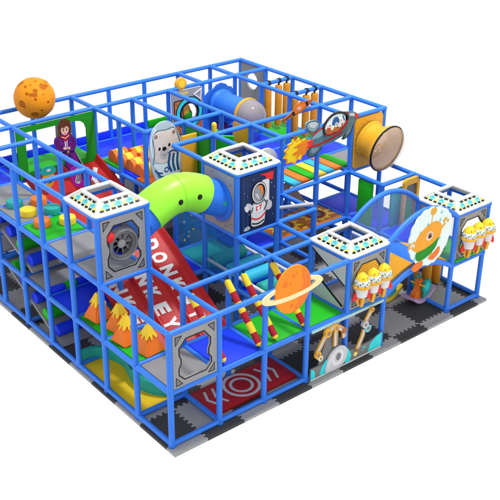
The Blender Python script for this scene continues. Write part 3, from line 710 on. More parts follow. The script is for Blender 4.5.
B.line(blob(ck, 5), .03, 'ink', 9, True)
B.line([(6.10, 3.30), (6.34, 3.26), (6.61, 3.33), (6.76, 3.50)], .03, 'redm', 10)
B.art([(6.69, 3.66), (6.76, 3.655), (6.77, 3.50), (6.71, 3.42)], 'redm', 3)
B.art([(6.80, 3.62), (6.95, 3.60), (6.98, 3.52), (6.82, 3.56)], 'silver', 3); B.art([(6.99, 3.60), (7.10, 3.53), (7.08, 3.48), (7.0, 3.46)], 'red2', 3)
B.build('rocket_body', t)
for pts, k in (([(5.58, 3.64), (5.69, 3.68), (5.86, 3.66), (5.99, 3.57), (5.94, 3.47), (5.81, 3.40), (5.63, 3.50)], 'steel2'), ([(5.72, 3.11), (6.1, 3.13), (6.04, 2.98), (5.84, 2.87), (5.66, 2.91)], 'steel'), ([(6.77, 3.19), (6.94, 3.34), (6.98, 3.3), (6.85, 3.09), (6.67, 3.05)], 'steel')):
    B = Board(front(2.95), .03); p = blob(pts, 4); B.base(p, k); cx = sum(a for a, b in pts)/len(pts); cz = sum(b for a, b in pts)/len(pts)
    B.line([(cx+(a-cx)*.9, cz+(b-cz)*.9) for a, b in p], .014, 'ink', 1, True); B.art([(cx+(a-cx)*.55, cz+.02+(b-cz)*.5) for a, b in p], 'steel2' if k == 'steel' else 'silver', 1); B.build('fin', t)
B = Board(front(2.915), .03)
fp = [(5.74, 3.19), (5.66, 3.10), (5.60, 3.12), (5.57, 3.0), (5.48, 2.99), (5.44, 2.89), (5.34, 2.93), (5.26, 2.85), (5.16, 2.91), (5.04, 2.90), (5.04, 3.0), (4.96, 3.04), (5.02, 3.12), (4.98, 3.20), (5.07, 3.24), (5.07, 3.32), (5.17, 3.33), (5.22, 3.41), (5.32, 3.35), (5.38, 3.40), (5.45, 3.33), (5.56, 3.34), (5.62, 3.27)]
B.base(fp, 'flame_y'); B.line([(5.36+(a-5.36)*.95, 3.13+(b-3.13)*.95) for a, b in fp], .018, 'orange', 1, True)
for q in ([(5.70, 3.2), (5.5, 3.10), (5.30, 2.98)], [(5.70, 3.22), (5.46, 3.16), (5.20, 3.08)], [(5.70, 3.24), (5.48, 3.24), (5.24, 3.22)], [(5.66, 3.18), (5.56, 3.07), (5.46, 2.98)]): B.line(blob(q, 4, False), .030, 'orange', 2+.6*random.random())
B.art(blob([(5.70, 3.28), (5.50, 3.30), (5.28, 3.24), (5.36, 3.14), (5.22, 3.04), (5.44, 3.04), (5.46, 2.96), (5.58, 3.06), (5.70, 3.16)], 4), 'moon', 1.6)
B.art([(5.76, 3.27), (5.60, 3.26), (5.66, 3.20), (5.56, 3.14), (5.74, 3.12)], 'red2', 4); B.build('flame', t)
# small rocket
B = Board(front(3.93), .03)
B.base([(5.84, 3.42), (5.96, 3.46), (6.12, 3.54), (6.18, 3.63), (6.34, 3.71), (6.51, 3.69), (6.67, 3.71), (6.7, 3.67), (6.54, 3.58), (6.42, 3.49), (6.28, 3.45), (6.14, 3.43), (5.98, 3.38), (5.87, 3.37)], 'rust')
B.art(blob([(6.16, 3.56), (6.28, 3.66), (6.44, 3.66), (6.46, 3.58), (6.34, 3.50), (6.2, 3.48)], 5), 'orange', 1); B.line([(6.10, 3.53), (6.16, 3.44)], .05, 'ink', 2); B.line([(6.50, 3.69), (6.54, 3.58)], .05, 'ink', 2)
B.art(blob([(6.22, 3.58), (6.30, 3.62), (6.36, 3.56), (6.28, 3.53)], 4), 'skin', 2); B.line([(5.90, 3.39), (6.08, 3.48)], .016, 'ink', 1)
B.build('small_ship_board', label='small rust orange spaceship board on the top rail behind the rocket', cat='cut-out board')

# ------------------------------------------------------------------ alien board
t = thing('alien_board', (6.1, -.06, 1.5), 'one eyed orange alien on a pale star splash board', 'cut-out board')
B = Board(front(-.075), .03); rr = random.Random(5)
ol = []
for i in range(96):
    q = 2*PI*i/96; e = 1+.045*abs(math.sin(q*9)); ol.append((6.12+.60*e*math.cos(q)+.03*math.sin(2*q), 2.07+.60*e*math.sin(q)+.02*math.cos(3*q)))
B.base(ol, 'palest')
for x, z in ((5.80, 2.24), (6.38, 2.52), (5.70, 1.72), (6.40, 1.96), (6.36, 2.36), (6.0, 2.36)):
    B.art([(x-.045, z), (x-.012, z+.012), (x, z+.06), (x+.012, z+.012), (x+.045, z), (x+.012, z-.012), (x, z-.06), (x-.012, z-.012)], 'skyb', 1)
B.line([(6.101, 2.340), (6.118, 2.577)], .026, 'amber', 1); B.art(circ(6.131, 2.612, 0.087, 18, .085), 'amber', 2)
B.art(blob([(5.667, 1.933), (5.725, 2.170), (5.958, 2.329), (6.223, 2.375), (6.399, 2.262), (6.411, 2.046), (6.281, 1.900), (6.033, 1.808), (5.813, 1.808)], 6), 'orange3', 2)
B.art(blob([(5.725, 1.832), (5.958, 1.854), (6.193, 1.910), (6.354, 1.990), (6.281, 1.786), (6.033, 1.650), (5.782, 1.650)], 6), 'green2', 3)
B.art(circ(6.076, 2.104, 0.099, 20, .095), 'white', 3); B.art(circ(6.083, 2.104, 0.064, 16, .065), 'rust', 4); B.art(circ(6.089, 2.104, 0.037, 12, .04), 'ink', 5); B.art(circ(6.101, 2.129, 0.014, 8), 'white', 6)
B.line(blob([(5.794, 1.940), (5.676, 1.917), (5.581, 2.012)], 4, False), .05, 'amber', 1.4); B.line(blob([(6.312, 2.058), (6.430, 2.175), (6.525, 2.247)], 4, False), .045, 'amber', 2.3)
for x, z in ((5.534, 2.082), (5.629, 2.082), (5.511, 2.012)): B.art(circ(x, z, .032, 10), 'amber', 3)
for x, z in ((6.525, 2.340), (6.596, 2.282), (6.479, 2.307)): B.art(circ(x, z, .032, 10), 'amber', 3)
B.line([(5.911, 1.680), (5.889, 1.551)], .07, 'amber', 2.6); B.line([(6.171, 1.727), (6.184, 1.609)], .07, 'amber', 2.8)
B.art(blob([(5.629, 1.514), (5.747, 1.609), (5.935, 1.598), (5.911, 1.480), (5.747, 1.433)], 5), 'orange', 4); B.art(blob([(6.101, 1.609), (6.242, 1.680), (6.407, 1.775), (6.407, 1.633), (6.242, 1.539)], 5), 'orange', 4)
B.build('board', t)

# ------------------------------------------------------------------ ring portal, blue tube, hole panel
B = Board(front(6.95, 5, L2), .03); h = L3-L2
B.base([rect(.055, .03, .945, h-.05), circ(.55, .62, .22, 30)], 'panel')
B.art(rrect(.10, .12, .38, .98, .05), 'ink', 1); B.art(rrect(.125, .145, .355, .955, .04), 'rust', 2)
B.art(rrect(.74, .12, .92, .42, .04), 'rust', 2)
B.art([circ(.55, .62, .40, 40), circ(.55, .62, .23, 36)], 'ink', 3); B.art([circ(.55, .62, .375, 40), circ(.55, .62, .29, 36)], 'aqua', 4)
for i in range(10):
    a = 2*PI*i/10; B.line([(.55+.295*math.cos(a), .62+.295*math.sin(a)), (.55+.37*math.cos(a+.12), .62+.37*math.sin(a+.12))], .02, 'skyb', 5)
B.line([(.70, 1.05), (.90, 1.14), (.88, .90)], .03, 'white', 6, True)
for i in range(5): B.art(rect(.24+.06*i, 1.09, .275+.06*i, 1.16), 'yellow', 1)
B.build('ring_portal', label='grey panel with a broad cyan ring and rust side plates', cat='portal panel')
m = M(); m.ball((5.55, 7.25, L2+.60), .22, 'amber', seg=24); m.ball((5.60, 7.2, L2+.50), .19, 'green2', seg=20); m.build('planet_ball', label='yellow and green planet ball seen through the cyan ring', cat='ball')
m = M(); m.lathe([(.10, -.04), (.15, -.02), (.15, .06), (.10, .08)], (5.36, 7.02, L3+.10), (0, -1, 0), 'amber', 24); m.lathe([(.09, .07), (.085, .085), (0, .09)], (5.36, 7.02, L3+.10), (0, -1, 0), 'yellow', 24)
m.box(5.26, 5.46, 7.0, 7.05, L3-.06, L3+.02, 'amber'); m.build('round_sign', label='small round yellow sign on the rail above the ring portal', cat='sign')
t = thing('blue_crawl_tube', (6.5, 6.5, L2), 'straight blue crawl tube with a scalloped mouth panel and yellow collar', 'crawl tube')
B = Board(front(7.0, 6, L2), .03)
sc = [(.055, .03), (.945, .03), (.945, .90), (.88, 1.0), (.78, 1.02), (.70, 1.10), (.56, 1.15), (.42, 1.12), (.32, 1.04), (.20, 1.02), (.12, .95), (.055, .90)]
B.base(sc, 'clamp'); B.build('mouth_panel', t)
cz = L2+.66
m = M(); m.lathe([(.30, 0), (.36, .04), (.36, .10), (.315, .14), (.305, 1.0)], (6.5, 6.97, cz), (0, -1, 0), 'pipe', 36); m.build('tube', t)
m = M(); m.lathe([(.30, 0), (.37, .0), (.385, .02), (.385, .07), (.37, .09), (.30, .09)], (6.5, 5.97, cz), (0, -1, 0), 'amber', 36, False)
for i in range(14):
    a = 2*PI*i/14; m.ball((6.5+.345*math.cos(a), 5.875, cz+.345*math.sin(a)), .015, 'ink', seg=6)
m.build('collar', t)
m = M(); m.lathe([(.36, 0), (.365, .12), (.33, .26), (.25, .37), (.12, .43), (.0, .45)], (6.5, 5.88, cz), (0, -1, 0), 'bubble', 36); m.build('bubble_window', t)
B = Board(side(7.985, 8, L2), .03); B.base([rect(.055, .03, .945, h-.05), circ(.5, .80, .21, 32)], 'grey'); B.line(circ(.5, .80, .22, 32), .016, 'silver', 1, True)
B.build('hole_panel', label='tall grey panel with one round hole in the far back corner', cat='panel')

# ------------------------------------------------------------------ bubble porthole on the right
t = thing('bubble_porthole', (7.5, 2.9, L2), 'yellow porthole tube with a large tinted bubble dome', 'bubble window')
B = Board(front(2.98, 7, L2), .03); cz = L2+.66; B.base([rrect(.055, .03, .945, h-.05, .12), circ(.5, .66, .30, 36)], 'amber')
for i in range(20):
    a = 2*PI*i/20; B.art(circ(.5+.425*math.cos(a), .66+.425*math.sin(a), .012, 6), 'cream', 1)
B.build('mount_panel', t)
AXB = Vector((.06, -1, -.16)).normalized(); c0 = Vector((7.5, 2.96, cz))
m = M(); m.lathe([(.40, 0), (.43, .02), (.43, .06), (.39, .09), (.385, .20), (.43, .34), (.50, .44), (.525, .50), (.525, .53), (.48, .53), (.42, .40), (.37, .2), (.37, 0)], c0, AXB, 'amber', 48, False); m.build('collar', t)
m = M(); m.lathe([(.36, .04), (.363, .20), (.412, .40), (.47, .525), (.46, .525), (.40, .40), (.355, .20), (.352, .04)], c0, AXB, 'tan', 40, False); m.build('liner', t)
m = M(); m.lathe([(.50, .525), (.535, .525), (.54, .55), (.53, .565), (.50, .56), (.50, .525)], c0, AXB, 'ink', 48, False); m.build('black_ring', t)
m = M(); m.lathe([(.515, .562), (.505, .60), (.46, .66), (.36, .715), (.2, .75), (.0, .76)], c0, AXB, 'dome', 48, False); m.build('dome', t)
m = M(); m.lathe([(.350, .26), (.350, .27)], c0, AXB, 'tan', 36); rr = random.Random(9); fi = Frame(c0+AXB*.27, (1, 0, 0), Vector((1, 0, 0)).cross(AXB)*-1)
sg = 1 if fi.n.dot(AXB) > 0 else -1
m.prism(blob([(-.30, -.04), (-.2, .0), (-.08, -.06), (.05, -.02), (.2, -.07), (.31, -.03), (.26, -.22), (.1, -.33), (-.12, -.33), (-.27, -.2)], 5), fi, 0, .004*sg, 'taupe2')
for i in range(16): m.prism(circ(rr.uniform(-.22, .22), rr.uniform(-.24, -.05), rr.uniform(.015, .04), 10), fi, 0, (.008+.0006*i)*sg, rr.choice(('cream', 'amber', 'ochre', 'tan', 'brown')))
m.build('interior', t)

# ------------------------------------------------------------------ hanging foam columns
for i, (x, y, lb) in enumerate(((7.22, 6, 'ochre foam column nearest the gap in the far row'), (7.55, 6, 'ochre foam column in the middle of the far row'), (7.80, 6, 'ochre foam column at the outer end of the far row'),
                                (7.18, 5, 'ochre foam column nearest the small spaceship board, front row'), (7.52, 5, 'ochre foam column in the middle of the front row'), (7.78, 5, 'ochre foam column at the outer end of the front row'))):
    t = thing('foam_column', (x, y, L2+.12), 'hanging '+lb, 'foam column', 'hanging ochre foam columns')
    m = M(); m.lathe([(.06, 0), (.085, .02), (.088, .05), (.088, .97), (.08, 1.0), (.04, 1.015)], (x, y, L2+.13), (.012*(i % 3-1), 0, 1), 'ochre', 20); m.build('foam', t)
    m = M(); m.tube([(x, y, L2+1.13), (x, y, L3+.0)], .022, 'ink', 8); m.lathe([(RP+.004, -.03), (RP+.012, -.03), (RP+.012, .03), (RP+.004, .03)], (x, y, L3), (1, 0, 0), 'ink', 14, False); m.build('hanger', t)

# ------------------------------------------------------------------ plank bridge
t = thing('plank_bridge', (6.2, 3.6, L2), 'bridge of bright coloured planks behind the rocket flame', 'plank bridge')
for i, k in enumerate(('green', 'orange', 'cyan', 'yellow', 'green', 'orange', 'cyan')):
    x = 7.12-.245*i; z = L2+.06-.012*i
    m = M(); m.box(x-.112, x+.112, 3.18, 3.98, z-.03, z+.02, k, .012)
    m.build('plank', t)
for y in (3.22, 3.93):
    m = M(); m.tube([(5.45, y, L2-.06), (6.3, y, L2-.025), (7.2, y, L2+.015)], .014, 'white', 8); m.build('rope', t)
B = Board(front(3.55), .03); B.base(blob([(5.25, 1.62), (5.3, 1.95), (5.55, 2.12), (5.85, 1.98), (6.12, 1.66), (6.32, 1.28), (6.1, 1.22), (5.92, 1.55), (5.66, 1.78), (5.46, 1.70), (5.42, 1.3), (5.26, 1.3)], 5), 'taupe')
B.build('rock_arch_board', label='taupe rock arch board standing on the lava carpet', cat='cut-out board')
m = M(); m.tube([(4.55, 2.62, L2-.06), (5.0, 2.03, L2+.12)], .038, 'silver', 12); m.build('grey_tube', label='loose grey tube lying across the rails beside the spaceman tower', cat='tube')

# ------------------------------------------------------------------ rollers, netted bay
t = thing('roller_squeeze', (3.5, 2.2, L1), 'fat teal and cyan foam rollers between white side bars', 'foam roller set')
m = M(); m.box(3.06, 3.94, 1.06, 2.94, L1-.03, L1+.02, 'royal'); m.build('bed', t)
for i, (y, k) in enumerate(((2.88, 'teal'), (2.36, 'cyan'), (1.92, 'cyan'), (1.42, 'teal'))):
    m = M(); m.lathe([(.05, 0), (.12, .005), (.14, .03), (.14, .79), (.12, .815), (.05, .82)], (3.09, y, L1+.20), (1, 0, 0), k, 28); m.build('roller', t)
for x in (3.04, 3.96):
    m = M(); m.tube([(x, 3.0, L1+.24), (x, 1.2, L1+.24)], .034, 'white', 12); m.build('side_bar', t)
for p, lb in (((side(2.99, 4, L1), 1.0), 'blue tinted net on the left face of the teal decked bay'),):
    f, w = p; m = M(); m.prism(rect(.06, .06, .94, 1.05), f, -.004, .004, 'film'); m.prism(rect(1.06, .06, 1.94, 1.05), f, -.004, .004, 'film'); m.build('side_net', label=lb, cat='net')
m = M(); m.prism(rect(3.06, L1+.06, 3.94, L2-.06), front(4.0), -.004, .004, 'film'); rr = random.Random(4)
for i in range(12):
    x, z = rr.uniform(3.15, 3.85), rr.uniform(L1+.2, L2-.2); m.prism(circ(x, z, rr.uniform(.015, .04), 8), front(3.985), -.004, .002, rr.choice(('yellow', 'flame_y', 'silver')))
m.build('back_net', label='blue tinted back net with yellow star prints behind the teal deck', cat='net')

# ------------------------------------------------------------------ revolving door and wall pads
t = thing('revolving_door', (4.45, 4.55, L2), 'green four winged revolving door on a yellow pole', 'revolving door')
c = Vector((4.45, 4.55, 0)); m = M(); m.tube([(c.x, c.y, L2+.03), (c.x, c.y, L3-.03)], .055, 'yellow', 16); m.ball((c.x, c.y, L3-.03), .055, 'yellow', seg=14); m.build('pole', t)
for i in range(4):
    a = -PI/4+PI/2*i; d = Vector((math.cos(a), math.sin(a), 0)); f = Frame(c+Vector((0, 0, L2)), d, (0, 0, 1)); m = M(); m.prism(rrect(.06, .07, .42, .98, .03), f, -.04, .04, 'green'); m.build('wing', t)
m = M(); m.box(3.56, 3.94, 4.46, 4.53, L2+.05, L3-.07, 'amber', .02); m.build('wall_pad', label='upright yellow wall pad left of the revolving door', cat='wall pad', group='upright wall pads')
m = M(); m.box(5.0, 5.06, 4.08, 4.62, L2+.05, L3-.10, 'amber', .02); m.build('wall_pad', label='upright yellow wall pad right of the revolving door', cat='wall pad', group='upright wall pads')
m = M(); m.box(3.97, 4.03, 4.10, 4.92, L2+.05, L3-.07, 'green2', .02); m.build('wall_pad', label='deep green wall pad behind the revolving door', cat='wall pad', group='upright wall pads')
for x, y, lb in ((6.28, 6.62, 'plum round stool beside the blue crawl tube'), (5.62, 6.3, 'plum round stool in front of the ring portal')):
    m = M(); m.lathe([(.14, 0), (.17, .03), (.17, .20), (.14, .24), (0, .25)], (x, y, L2+.03), (0, 0, 1), 'plum', 24); m.build('round_stool', label=lb, cat='stool', group='plum stools')

# ------------------------------------------------------------------ bumpy wave blocks
m = M(); m.box(3.06, 3.94, 6.15, 6.94, L2-.02, L2+.06, 'green', .02); m.build('soft_pad', label='green pad under the far end of the bumpy blocks', cat='soft pad', group='pads under the bumpy blocks')
m = M(); m.box(3.06, 3.94, 5.52, 6.14, L2-.02, L2+.06, 'royal', .02); m.build('soft_pad', label='royal blue pad under the middle of the bumpy blocks', cat='soft pad', group='pads under the bumpy blocks')
m = M(); m.box(3.06, 3.94, 5.06, 5.51, L2-.02, L2+.06, 'orange', .02); m.build('soft_pad', label='orange pad at the foot of the bear board', cat='soft pad', group='pads under the bumpy blocks')
def hump(x0, x1, y, label, r=.17):
    t = thing('hump_block', ((x0+x1)/2, y, L2+.06), label, 'soft hump', 'orange and yellow hump blocks')
    f = Frame((x0, y, L2+.061), (0, -1, 0), (0, 0, 1))
    pf = [(-r, 0)]+[(r*math.cos(PI-PI*i/14), .10+r*1.0*math.sin(PI*i/14)) for i in range(15)]+[(r, 0)]
    pf = pf[::-1] if False else pf
    cuts = (0, .10, (x1-x0)*.72, x1-x0)
    for i in range(3):
        m = M(); m.prism(pf, f, -cuts[i+1]+.002, -cuts[i]-.002, ('orange', 'yellow', 'orange')[i]); m.build('foam_slice', t, angle=30)
k = 0
nm = ('first', 'second', 'third', 'fourth')
for a, xa, xb in ((0, 3.16, 3.52), (1, 3.55, 3.91)):
    for i, y in enumerate((6.62, 6.26, 5.90, 5.54)):
        hump(xa, xb, y-.16*a, ('outer' if a == 0 else 'inner')+' row orange and yellow hump, '+nm[i]+' from the green pad', .165)
# low padded wall along the back
for x0, x1, k, lb in ((0, 3, 'royal', 'low royal blue back wall pad behind the green arch'), (3, 5, 'royal', 'low royal blue back wall pad behind the bumpy blocks'), (5, 6, 'green', 'low green back wall pad by the ring portal')):
    m = M(); m.box(x0+.06, x1-.06, 7.96, 8.03, L2+.055, L2+.235, k, .02); m.build('wall_pad', label=lb, cat='wall pad', group='low pads along the back edge')

# ------------------------------------------------------------------ green arch panel, figure boards
B = Board(front(6.96), .04)
outr = rect(1.055, L2+.05, 2.945, L3-.05); hole = [(1.26, L2+.18), (1.26, L3-.20), (1.30, L3-.17), (2.46, L3-.17), (2.60, L3-.20), (2.70, L3-.28), (2.74, L3-.40), (2.74, L2+.30), (2.68, L2+.18)]
B.base([outr, hole], 'green2'); B.build('slide_archway', label='green arch panel with rounded opening over the wide red slide', cat='arch panel')
t = thing('figure_board', (2.0, 6.6, L2), 'board of a brown haired figure in purple clothes by the wide slide', 'cut-out board')
B = Board(side(2.28, .50, -.24), .03)
pl = [(7.0, 3.0), (6.98, 3.36), (6.80, 3.40), (6.30, 3.05), (5.55, 2.45), (5.62, 2.15), (6.1, 1.98), (6.62, 1.95)]
pl = [(-a, b) for a, b in pl]; B.base(pl, 'dgrey'); B.line([(-6.80, 3.38), (-6.30, 3.03), (-5.57, 2.44)], .05, 'ink', 1); B.line([(-6.83, 3.32), (-6.34, 2.98), (-5.60, 2.40)], .022, 'white', 1)
B.art(blob([(-6.9, 2.95), (-6.6, 2.98), (-6.45, 2.85), (-6.7, 2.8)], 4), 'taupe', 1)
B.build('backing_board', t)
B = Board(front(6.52), .03)
B.base(blob([(1.707, 3.060), (1.732, 3.180), (1.854, 3.240), (1.829, 3.420), (1.902, 3.550), (2.024, 3.560), (2.110, 3.460), (2.098, 3.300), (2.122, 3.200), (2.207, 3.080), (2.220, 2.920), (2.171, 2.780), (2.268, 2.550), (2.366, 2.360), (2.146, 2.300), (2.000, 2.360), (1.927, 2.600), (1.878, 2.840), (1.756, 2.920)], 5), 'purple')
B.art(blob([(1.817, 3.140), (1.817, 3.400), (1.890, 3.550), (2.024, 3.560), (2.122, 3.460), (2.122, 3.220), (2.073, 3.140), (2.061, 3.360), (1.963, 3.420), (1.878, 3.340), (1.866, 3.200)], 5), 'brown', 1)
B.art(blob([(1.884, 3.360), (1.963, 3.420), (2.055, 3.370), (2.049, 3.270), (1.976, 3.210), (1.896, 3.260)], 5), 'skin', 2); B.art([(1.866, 3.390), (1.915, 3.460), (2.000, 3.470), (2.073, 3.400), (1.988, 3.400), (1.951, 3.360), (1.915, 3.400)], 'brown', 3)
for x in (1.933, 2.010): B.art(circ(x, 3.325, .013, 8, .02), 'ink', 4); B.line([(x-.018, 3.36), (x+.018, 3.365)], .007, 'brown', 4)
B.line([(1.957, 3.255), (1.994, 3.255)], .010, 'red2', 4)
B.art(blob([(1.854, 3.220), (1.963, 3.190), (2.085, 3.220), (2.024, 3.100), (1.939, 3.080)], 4), 'redm', 3); B.line([(1.878, 3.190), (1.963, 3.140), (2.061, 3.190)], .014, 'white', 4); B.art([(1.939, 3.100), (2.012, 3.100), (2.000, 2.900), (1.951, 2.880)], 'white', 2)
B.line([(1.976, 3.080), (1.976, 2.920)], .018, 'magenta', 3)
B.line(blob([(1.780, 3.140), (1.793, 3.000), (1.915, 2.920)], 4, False), .08, 'plum', 1); B.line(blob([(2.146, 3.120), (2.159, 2.980), (2.049, 2.900)], 4, False), .07, 'plum', 1.5)
for x, z in ((1.927, 2.920), (2.037, 2.900)): B.art(circ(x, z, .032, 10), 'skin', 4)
B.line([(1.890, 2.840), (2.146, 2.800)], .03, 'ink', 2); B.art(rect(1.988, 2.800, 2.03, 2.84), 'amber', 3)
B.line(blob([(2.024, 2.760), (2.098, 2.580), (2.171, 2.400)], 4, False), .018, 'ink', 2); B.line(blob([(1.963, 2.740), (2.000, 2.560), (2.073, 2.380)], 4, False), .03, 'magenta', 1.3); B.line(blob([(2.122, 2.740), (2.195, 2.560), (2.281, 2.400)], 4, False), .025, 'magenta', 1.6)
for i in range(9): B.art(circ(1.84+.035*(i % 3)+.2*(i//6), 3.12-.09*(i//3), .012, 6), 'magenta', 3)
B.build('figure', t)
B = Board(front(6.0), .03)
B.base(blob([(1.74, 2.52), (1.80, 2.66), (1.95, 2.68), (2.14, 2.62), (2.26, 2.46), (2.22, 2.28), (2.04, 2.18), (1.82, 2.26)], 6), 'magenta')
B.art(blob([(1.84, 2.60), (1.96, 2.62), (2.0, 2.46), (1.94, 2.28), (1.84, 2.34), (1.88, 2.48)], 4), 'silver', 1); B.art(blob([(2.04, 2.56), (2.12, 2.56), (2.14, 2.40), (2.06, 2.30), (2.02, 2.42)], 4), 'ink', 1)
for i in range(4): B.line(blob([(1.86+.03*i, 2.58), (1.90+.03*i, 2.46), (1.86+.03*i, 2.34)], 4, False), .012, 'ink', 2+i*.3)
for x, z in ((2.08, 2.50), (2.09, 2.42), (2.08, 2.36)): B.art(circ(x, z, .02, 8), 'white', 2)
B.build('striped_ball', t)
B = Board(front(6.3), .03)
B.base(blob([(1.22, 2.62), (1.30, 2.70), (1.44, 2.71), (1.56, 2.64), (1.55, 2.54), (1.38, 2.52), (1.24, 2.54)], 5), 'teal'); B.m.prism(blob([(1.28, 2.52), (1.50, 2.53), (1.52, 2.36), (1.40, 2.22), (1.22, 2.24)], 5), B.fr, -.02, .012, 'amber')
B.art(circ(1.40, 2.62, .05, 12, .03), 'white', 1); B.art(blob([(1.36, 2.44), (1.46, 2.46), (1.48, 2.36), (1.38, 2.34)], 4), 'ink', 1)
B.build('small_figure', t)

# ------------------------------------------------------------------ roller ramps on the left edge
def ramp(ya, za, yb, zb, cols, label):
    t = thing('roller_ramp', (.5, (ya+yb)/2, min(za, zb)), label, 'roller ramp', 'grey roller ramps')
    d = Vector((0, yb-ya, zb-za)); f = Frame((.05, ya, za), d, (0, 0, 1)); L = d.length
    m = M(); dn = d.normalized(); nn = Vector((1, 0, 0)).cross(dn); nn = nn if nn.z > 0 else -nn
    q = [Vector((.06, ya, za)), Vector((.94, ya, za)), Vector((.94, yb, zb)), Vector((.06, yb, zb))]
    vs = q+[p-nn*.05 for p in q]; m.add(vs, [[0, 1, 2, 3][::-1], [4, 5, 6, 7], [0, 1, 5, 4], [1, 2, 6, 5], [2, 3, 7, 6], [3, 0, 4, 7]], 'grey'); m.build('board', t)
    for s_, k in cols:
        p = Vector((.10, ya, za))+d*s_+nn*.07
        m = M(); m.lathe([(.06, 0), (.11, .004), (.125, .02), (.125, .76), (.11, .784), (.06, .79)], p, (1, 0, 0), k, 22); m.build('roller', t)
ramp(6.9, L2-.05, 4.72, L1+.22, [(.14, 'green'), (.33, 'royal'), (.52, 'royal'), (.71, 'green'), (.90, 'royal')], 'upper grey ramp with blue and green foam rollers on the left edge')
ramp(6.05, L1-.02, 3.75, .06, [(.14, 'green'), (.30, 'royal'), (.50, 'royal'), (.68, 'green'), (.86, 'royal')], 'lower grey ramp with blue and green foam rollers near the floor')
for x0, x1, y, z, k, lb in ((.06, .36, 4.03, L1+.10, 'royal', 'short blue foam roll at the outer end on the grey middle deck'), (.37, .62, 4.03, L1+.10, 'green', 'short green foam roll between two blue ones on the middle deck'), (.63, .94, 4.03, L1+.10, 'royal', 'short blue foam roll at the inner end on the grey middle deck')):
    m = M(); m.lathe([(.03, 0), (.068, .004), (.075, .02), (.075, x1-x0-.02), (.068, x1-x0-.004), (.03, x1-x0)], (x0, y, z), (1, 0, 0), k, 20); m.build('foam_roll', label=lb, cat='foam roll', group='short foam rolls')
m = M(); m.box(1.02, 1.07, 3.05, 4.95, L1+.05, L1+.52, 'royal', .02); m.build('wall_pad', label='royal blue wall pad on the middle deck behind the volcano cones', cat='wall pad', group='upright wall pads')

# ------------------------------------------------------------------ sand pit, trampoline mat
t = thing('play_pit', (.5, 2, .03), 'yellow floored pit with a wavy teal border on the ground floor', 'play pit')
edge = blob([(.06, 3.05), (.36, 3.04), (.60, 2.80), (.66, 2.45), (.58, 2.15), (.50, 1.85), (.54, 1.5), (.72, 1.22), (.94, 1.10)], 6, False)
m = M(); m.prism([(.06, 3.0)]+edge+[(.94, 1.06), (.06, 1.06)], flat(0), .026, .06, 'sand'); m.build('pit_floor', t)
m = M(); w = strip(edge, .09)[0]; m.prism(w, flat(0), .026, .31, 'teal'); m.build('pit_border', t)
m = M(); e2 = [(a+.16, b+.12) for a, b in edge[8:]]; m.prism(strip(e2, .07)[0], flat(0), .026, .20, 'teal'); m.build('outer_border', t)
t = thing('floor_trampoline', (2, .6, .03), 'red floor mat printed with grey target rings and chevrons', 'floor mat')
m = M(); m.box(1.02, 2.96, .17, .94, .026, .10, 'redm', .02); F_ = flat(.10)
def ring(cx, cy, r, w): m.prism([circ(cx, cy, r+w/2, 40), circ(cx, cy, r-w/2, 40)], F_, -.004, .0035, 'silver')
ring(1.95, .56, .33, .06); ring(1.95, .56, .20, .055)
for x, sg in ((1.18, 1), (1.36, 1), (2.54, -1), (2.72, -1)): m.prism(strip([(x-.10*sg*-1, .80), (x+.0, .56), (x-.10*sg*-1, .32)], .05)[0], F_, -.004, .0035+.0005*x, 'silver')
m.build('mat', t)

# ------------------------------------------------------------------ robot arm board at the front
t = thing('robot_board', (4, -.07, .03), 'grey and teal machine board with orange robot arms at floor level', 'cut-out board')
B = Board(front(-.075), .03)
B.base([(3.055, .03), (4.945, .03), (4.945, .40), (4.86, .35), (4.6, .30), (4.3, .30), (4.05, .31), (3.6, .30), (3.055, .30)], 'dgrey')
B.art(rect(3.06, .035, 4.94, .065), 'white', 1)
B.art([(3.06, .07), (3.17, .07), (3.16, .2), (3.12, .27), (3.06, .29)], 'aqua', 1)
B.art(blob([(3.30, .075), (3.30, .16), (3.36, .27), (3.46, .36), (3.5, .2), (3.48, .075)], 4), 'aqua', 1)
B.art([(4.08, .07), (4.10, .22), (4.0, .40), (3.92, .20), (3.95, .07)], 'aqua', 1); B.art([(4.56, .075), (4.62, .24), (4.76, .34), (4.93, .385), (4.93, .075)], 'aqua', 1)
B.line(blob([(4.40, .16), (4.44, .24), (4.50, .20)], 4, False), .02, 'aqua', 1); B.art(circ(4.22, .17, .05, 8), 'flame_y', 2); B.art(circ(4.22, .17, .025, 8), 'white', 3)
B.build('base_board', t)
B = Board(front(-.095), .03); B.base(blob([(3.44, .075), (3.44, .25), (3.52, .44), (3.70, .54), (3.88, .50), (3.98, .36), (3.95, .2), (3.86, .10), (3.7, .075)], 6), 'silver')
B.art(circ(3.72, .31, .15, 24, .17), 'white', 1); B.art(circ(3.72, .32, .10, 24, .12), 'silver', 2); B.art(circ(3.735, .325, .06, 20, .08), 'metal', 3); B.line(blob([(3.48, .16), (3.52, .32), (3.62, .44)], 4, False), .02, 'white', 1); B.build('silver_disc', t)
def robot(pts, parts, name='robot_arm'):
    B = Board(front(-.105), .03); B.base(strip(pts, .10)[0], 'amber')
    B.line([(a-.004, b) for a, b in pts], .062, 'silver', 1); B.line([(a+.022, b) for a, b in pts], .012, 'taupe', 1.5); B.line([(a-.026, b) for a, b in pts], .012, 'white', 1.6)
    for i, (x, z, r, k) in enumerate(parts): B.m.prism(circ(x, z, r, 16), B.fr, -.018-.004*i, .032+.004*i, k); B.m.prism(circ(x, z, r*.5, 12), B.fr, .0, .037+.004*i, 'taupe')
    B.build(name, t)
robot([(3.18, .62), (3.42, .98), (3.62, 1.03)], [(3.19, .58, .075, 'amber'), (3.25, .49, .055, 'cream'), (3.42, .96, .085, 'amber')])
